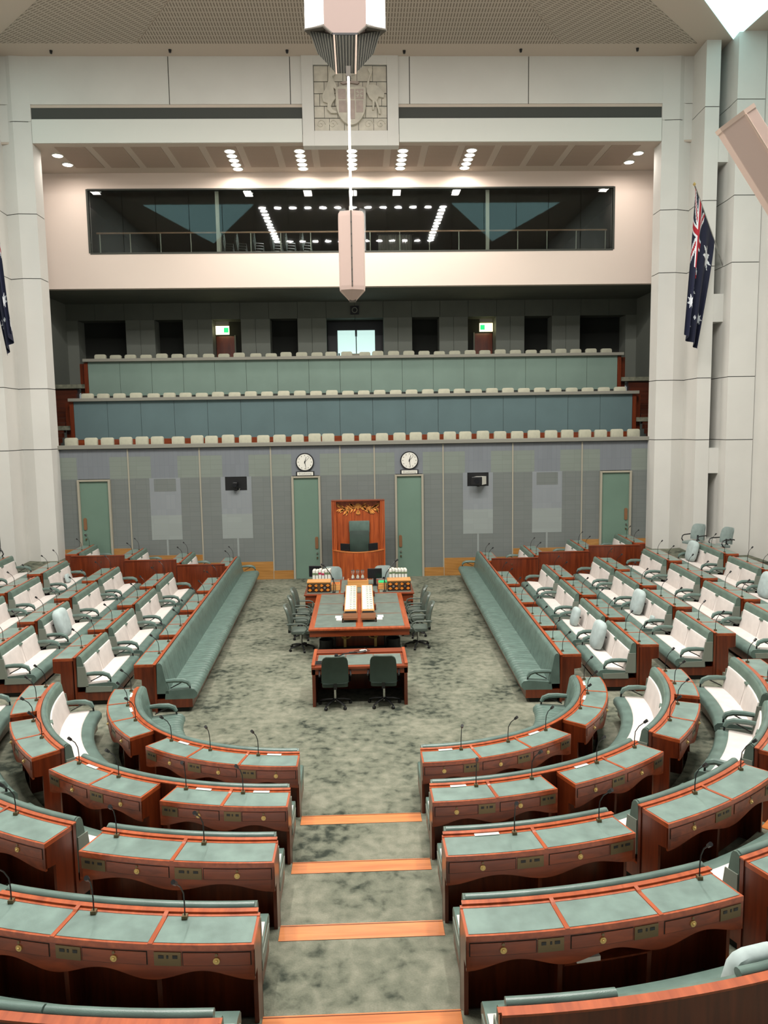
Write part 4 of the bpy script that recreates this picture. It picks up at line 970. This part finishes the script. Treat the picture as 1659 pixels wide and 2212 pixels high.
# items on the table
Z=.795
for s in (-1,1):
    nm=SIDE[s]
    t=thing('dispatch_box','ornate inlaid dispatch box with ochre and dark pattern on the %s'%nm,'box',(s*1.08,20.5,Z))
    MB().box(-.31,-.14,0,.31,.22,.26).build('box_body','darkinlay',t,bevel=.008)
    MB().box(-.32,-.15,.26,.32,.23,.30).build('lid','honey',t,bevel=.006)
    for sx in (-1,1):
        for q,(pz,px) in enumerate(((.19,.24),(.07,.24),(.19,.07),(.07,.07))): 
            MB().prism([(sx*px-.055,pz),(sx*px,pz+.04),(sx*px+.055,pz),(sx*px,pz-.04)],-.152,-.139,F3).build('ochre_inlay','ochre',t)
        MB().lathe([(.062,-.155),(.062,-.14)],(sx*.155,0,.13),16,'Y').build('roundel','darkinlay',t); MB().lathe([(.03,-.162),(.03,-.15)],(sx*.155,0,.13),12,'Y').build('roundel_centre','chrome',t)
    MB().prism([(-.045,.2),(.045,.2),(.04,.08),(0,.05),(-.04,.08)],-.155,-.139,F3).build('lock_shield','bronze',t)
    MB().box(-.31,-.143,.215,.31,-.139,.258).build('top_band','bronze',t)
    t=thing('desk_tray','honey wood tray box beside the %s dispatch box'%nm,'box',(s*.64,20.7,Z)); MB().box(-.12,-.12,0,.12,.2,.17).build('tray_body','honey',t,bevel=.006); MB().box(-.10,-.1,.17,.10,.18,.175).build('tray_inset','wood_lt',t)
    nb=6
    for i in range(nb):
        x=s*1.25-s*i*.085 if s<0 else 1.30-i*.085
        t=thing('law_book','white-spined book standing behind the %s dispatch box, %s from the outside'%(nm,ORD[i]),'book',(x,21.3,Z),R(4)*s,'books behind the %s dispatch box'%nm)
        h=.42+random.random()*.05
        MB().box(-.035,-.14,0,.035,.12,h).build('cover','paper',t,bevel=.006); MB().box(-.028,-.13,h-.01,.028,.115,h+.003).build('pages','sand',t)
        MB().box(-.036,-.143,h*.72,.036,-.138,h*.85).build('spine_label','magenta' if (s<0 and i in (2,3)) else 'sage',t)
    t=thing('table_microphone','black gooseneck microphone beside the %s dispatch box'%nm,'microphone',(s*.68,20.33,Z))
    MB().lathe([(.05,0),(.045,.02)],n=12).build('foot','black',t); MB().tube([(0,0,.02),(s*.0,.02,.3),(s*.08,.05,.5),(s*.25,.1,.72)] if s<0 else [(0,0,.02),(.0,.02,.3),(.06,.05,.5),(.3,.2,.78)],.012,6).build('gooseneck','black',t,smooth=True)
    MB().tube([(-.25,.1,.72),(-.33,.12,.76)] if s<0 else [(.3,.2,.78),(.38,.24,.82)],.028,8).build('mic_head','black',t); MB().tube([(.04,-.02,.01),(.05,0,.2),(0,.02,.3)],.008,5).build('cable','black',t)
    # card racks
    t=thing('card_rack','sloping rack of white printed cards on the %s half of the central table'%nm,'rack',(s*.205,19.05,Z))
    MB().prism([(-1.3,.08),(1.3,.16),(1.3,.19),(-1.3,.11)],-.15,.15,lambda a,b,h:(h,a,b)).build('rack_board','honey',t)
    for i in range(12):
        y0=-1.2+i*.2
        for c0,c1,mt_ in ((-.13,-.035,'paper'),(-.03,.035,'paper'),(.04,.13,'paper')):
            z=.115+.08*(y0+1.3)/2.6; q=MB().prism([(y0,z),(y0+.18,z+.0055),(y0+.18,z+.0115),(y0,z+.006)],c0,c1,lambda a,b,h:(h,a,b)).build('card',mt_,t)
            if (c0>-.05):
                for m2 in range(3): MB().prism([(y0+.03+m2*.05,z+.0075),(y0+.06+m2*.05,z+.0085),(y0+.06+m2*.05,z+.0105),(y0+.03+m2*.05,z+.0095)],c0+.012,c1-.02 if m2%2 else c1-.012,lambda a,b,h:(h,a,b)).build('print_line','sage' if i%2 else 'greyprint',q)
    for y in (-.75,.75): MB().box(s*.15-.03 if s>0 else -.19,y-.08,0,s*.15+.05 if s>0 else -.12,y+.08,.12).build('rack_foot','wood',t)
    MB().box(-.13,-1.34,.0,.13,-1.28,.1).build('rack_front','dark',t)
    t=thing('book_stand','low brown wooden reading stand on the near %s of the central table'%nm,'stand',(s*.21,17.3,Z))
    MB().prism([(-.2,.07),(.3,.085),(.3,.1),(-.2,.085)],-.17,.17,lambda a,b,h:(h,a,b)).build('board','brown',t); MB().box(-.17,-.22,.06,.17,-.2,.1).build('lip','brown',t)
    MB().box(s*.17-.015,-.22,0,s*.17+.015,-.19,.1).build('leg','darkinlay',t); MB().box(-.15,.25,0,.15,.3,.1).build('back_leg','darkinlay',t)
    for i in range(2): tag(MB().box(s*.46-.07+s*i*.03,17.25+i*.2,Z+.002+i*.004,s*.46+.07+s*i*.03,17.45+i*.2,Z+.02+i*.004).build('paper_stack','paper'),'white paper stack beside the %s reading stand, %s one'%(nm,'nearer' if i==0 else 'farther'),'paper')
t=thing('hourglass_stand','honey wood block holding three sand timers in the table middle','stand',(-.03,21.1,Z)); MB().box(-.29,-.15,0,.29,.15,.19).build('block','honey',t,bevel=.008); MB().box(-.25,-.1,.19,.25,.1,.205).build('tray','wood_x',t)
for i in range(3):
    t=thing('sand_timer','white sand timer on the honey wood block, %s of three from the left'%ORD[i],'hourglass',(-.17+i*.135,21.1,Z+.205),0,'sand timers')
    MB().lathe([(.045,0),(.045,.015)],n=12).build('foot','chrome',t)
    MB().lathe([(.045,.015),(.045,.06),(.03,.10),(.008,.125),(.03,.15),(.045,.19),(.045,.235)],n=14).build('glass_bulb','hglass',t,smooth=True)
    MB().lathe([(.038,.018),(.038,.06),(.022,.09),(.004,.12)],n=12).build('sand','sand',t,smooth=True); MB().lathe([(.045,.235),(.045,.25)],n=12).build('cap','chrome',t)
def monitor(name,lab,loc,rz,w=.25,h=.17,stand=.14,tilt=0):
    t=thing(name,lab,'monitor',loc,rz); MB().box(-w,-.02,stand,w,.02,stand+2*h).build('screen_case','black',t,bevel=.008); MB().box(-w+.02,-.024,stand+.02,w-.02,-.019,stand+2*h-.02).build('back_plate','screen',t)
    MB().box(-.04,-.01,0,.04,.03,stand+.02).build('neck','black',t); MB().box(-.12,-.08,0,.12,.1,.015).build('foot','black',t,bevel=.005); return t
monitor('monitor','black monitor turned away, on the right of the sand timers',(.44,21.15,Z),R(4),.2,.14,.2)
monitor('monitor','black monitor at the left end behind the white books',(-1.25,21.75,Z),R(-8),.18,.16,.16)
tag(MB().box(.53,20.62,Z+.176,.76,20.9,Z+.19).build('green_folder','greenfolder'),'bright green folder on the right tray box','folder')
# ------------------------------------------------------------------ wooden chair of the presiding officer
sp=thing('presiding_chair','tall red-brown wooden chair canopy with curved front desk and gilt carving','throne',(0,25.1,0))
bk=MB().box(-.80,.10,0,.80,.18,2.80).build('back_panel','speaker_wood',sp)
for s in (1,-1):
    for x in (.74,.79,.845): MB().box(s*x-.022,-.12+.0*x,0,s*x+.022,.18,2.80).build('side_fin','speaker_wood',sp)
MB().box(-.87,-.13,2.80,.87,.20,2.83).build('top_cap','wood_x',sp)
pts=[(-.87+1.74*i/24,-.05-.62*math.sin(PI*i/24)**.8) for i in range(25)]
MB().prism(pts+[(x*.95,y+.05) for x,y in reversed(pts)],0,1.18).build('curved_front','speaker_wood',sp,smooth=True)
MB().prism([(x*1.01,y-.01) for x,y in pts]+[(x*.93,y+.08) for x,y in reversed(pts)],1.18,1.205).build('front_rim','wood_lt',sp)
MB().prism([(x*.94,y+.06) for x,y in pts[1:-1]],1.04,1.07).build('writing_shelf','wood_x',sp)
cv=MB(); 
for s in (1,-1):
    for i in range(26):
        q=i/25; x0=s*(.04+.56*q); z0=2.55+.05*math.sin(q*9)-.03*q
        an=R(-70+50*random.random()) if i%2 else R(15+30*random.random())
        l=.17+.06*random.random(); dx=s*math.cos(an)*l; dz=math.sin(an)*l
        cv.prism([(x0,z0),(x0+dx*.5-dz*.12*s,z0+dz*.5+.024),(x0+dx,z0+dz),(x0+dx*.5+dz*.12*s,z0+dz*.5-.024)],.07,.11,F3)
for i in range(9):
    an=R(40+12.5*i) ; cv.prism([(0,2.5),(.14*math.cos(an)-.012,2.5+.2*math.sin(an)),(.16*math.cos(an),2.52+.2*math.sin(an)),(.14*math.cos(an)+.012,2.5+.2*math.sin(an))],.065,.11,F3)
for i in range(7):
    an=R(-120+10*i); cv.prism([(0,2.52),(.1*math.cos(an)-.014,2.52+.12*math.sin(an)),(.14*math.cos(an),2.52+.2*math.sin(an)),(.1*math.cos(an)+.014,2.52+.12*math.sin(an))],.065,.11,F3)
o=cv.build('carved_foliage','gilt',bk); o['kind']='stuff'
hc=thing('high_back_chair','dark green high-back leather chair inside the wooden canopy','chair',(.03,24.95,.35),PI)
MB().prism(rrect(.33,.36,.06),.22,.34,lambda a,b,h:(a,b*.7+.1,h)).build('seat','green_dk',hc,smooth=True,bevel=.02)
MB().prism([(-.14,.34),(-.20,1.45),(-.11,1.5),(-.03,.34)],-.33,.33,lambda a,b,h:(h,a,b)).build('backrest','green_dk',hc,smooth=True,bevel=.03)
MB().prism([(-.215,1.40),(-.225,1.78),(-.10,1.80),(-.11,1.40)],-.34,.34,lambda a,b,h:(h,a+.0,b)).build('head_rest','green',hc,smooth=True,bevel=.03)
for s in (1,-1): MB().box(s*.36-.03,-.1,.34,s*.36+.03,.3,.5).build('arm_rest','green_dk',hc,bevel=.02)
MB().tube([(0,.1,-.3),(0,.1,.22)],.05,8).build('column','black',hc)
monitor('monitor','small black screen on the presiding desk, left side',(-.44,24.78,1.08),R(-28),.17,.12,.12)
monitor('monitor','small black screen on the presiding desk, right side',(.47,24.78,1.08),R(28),.17,.12,.12)
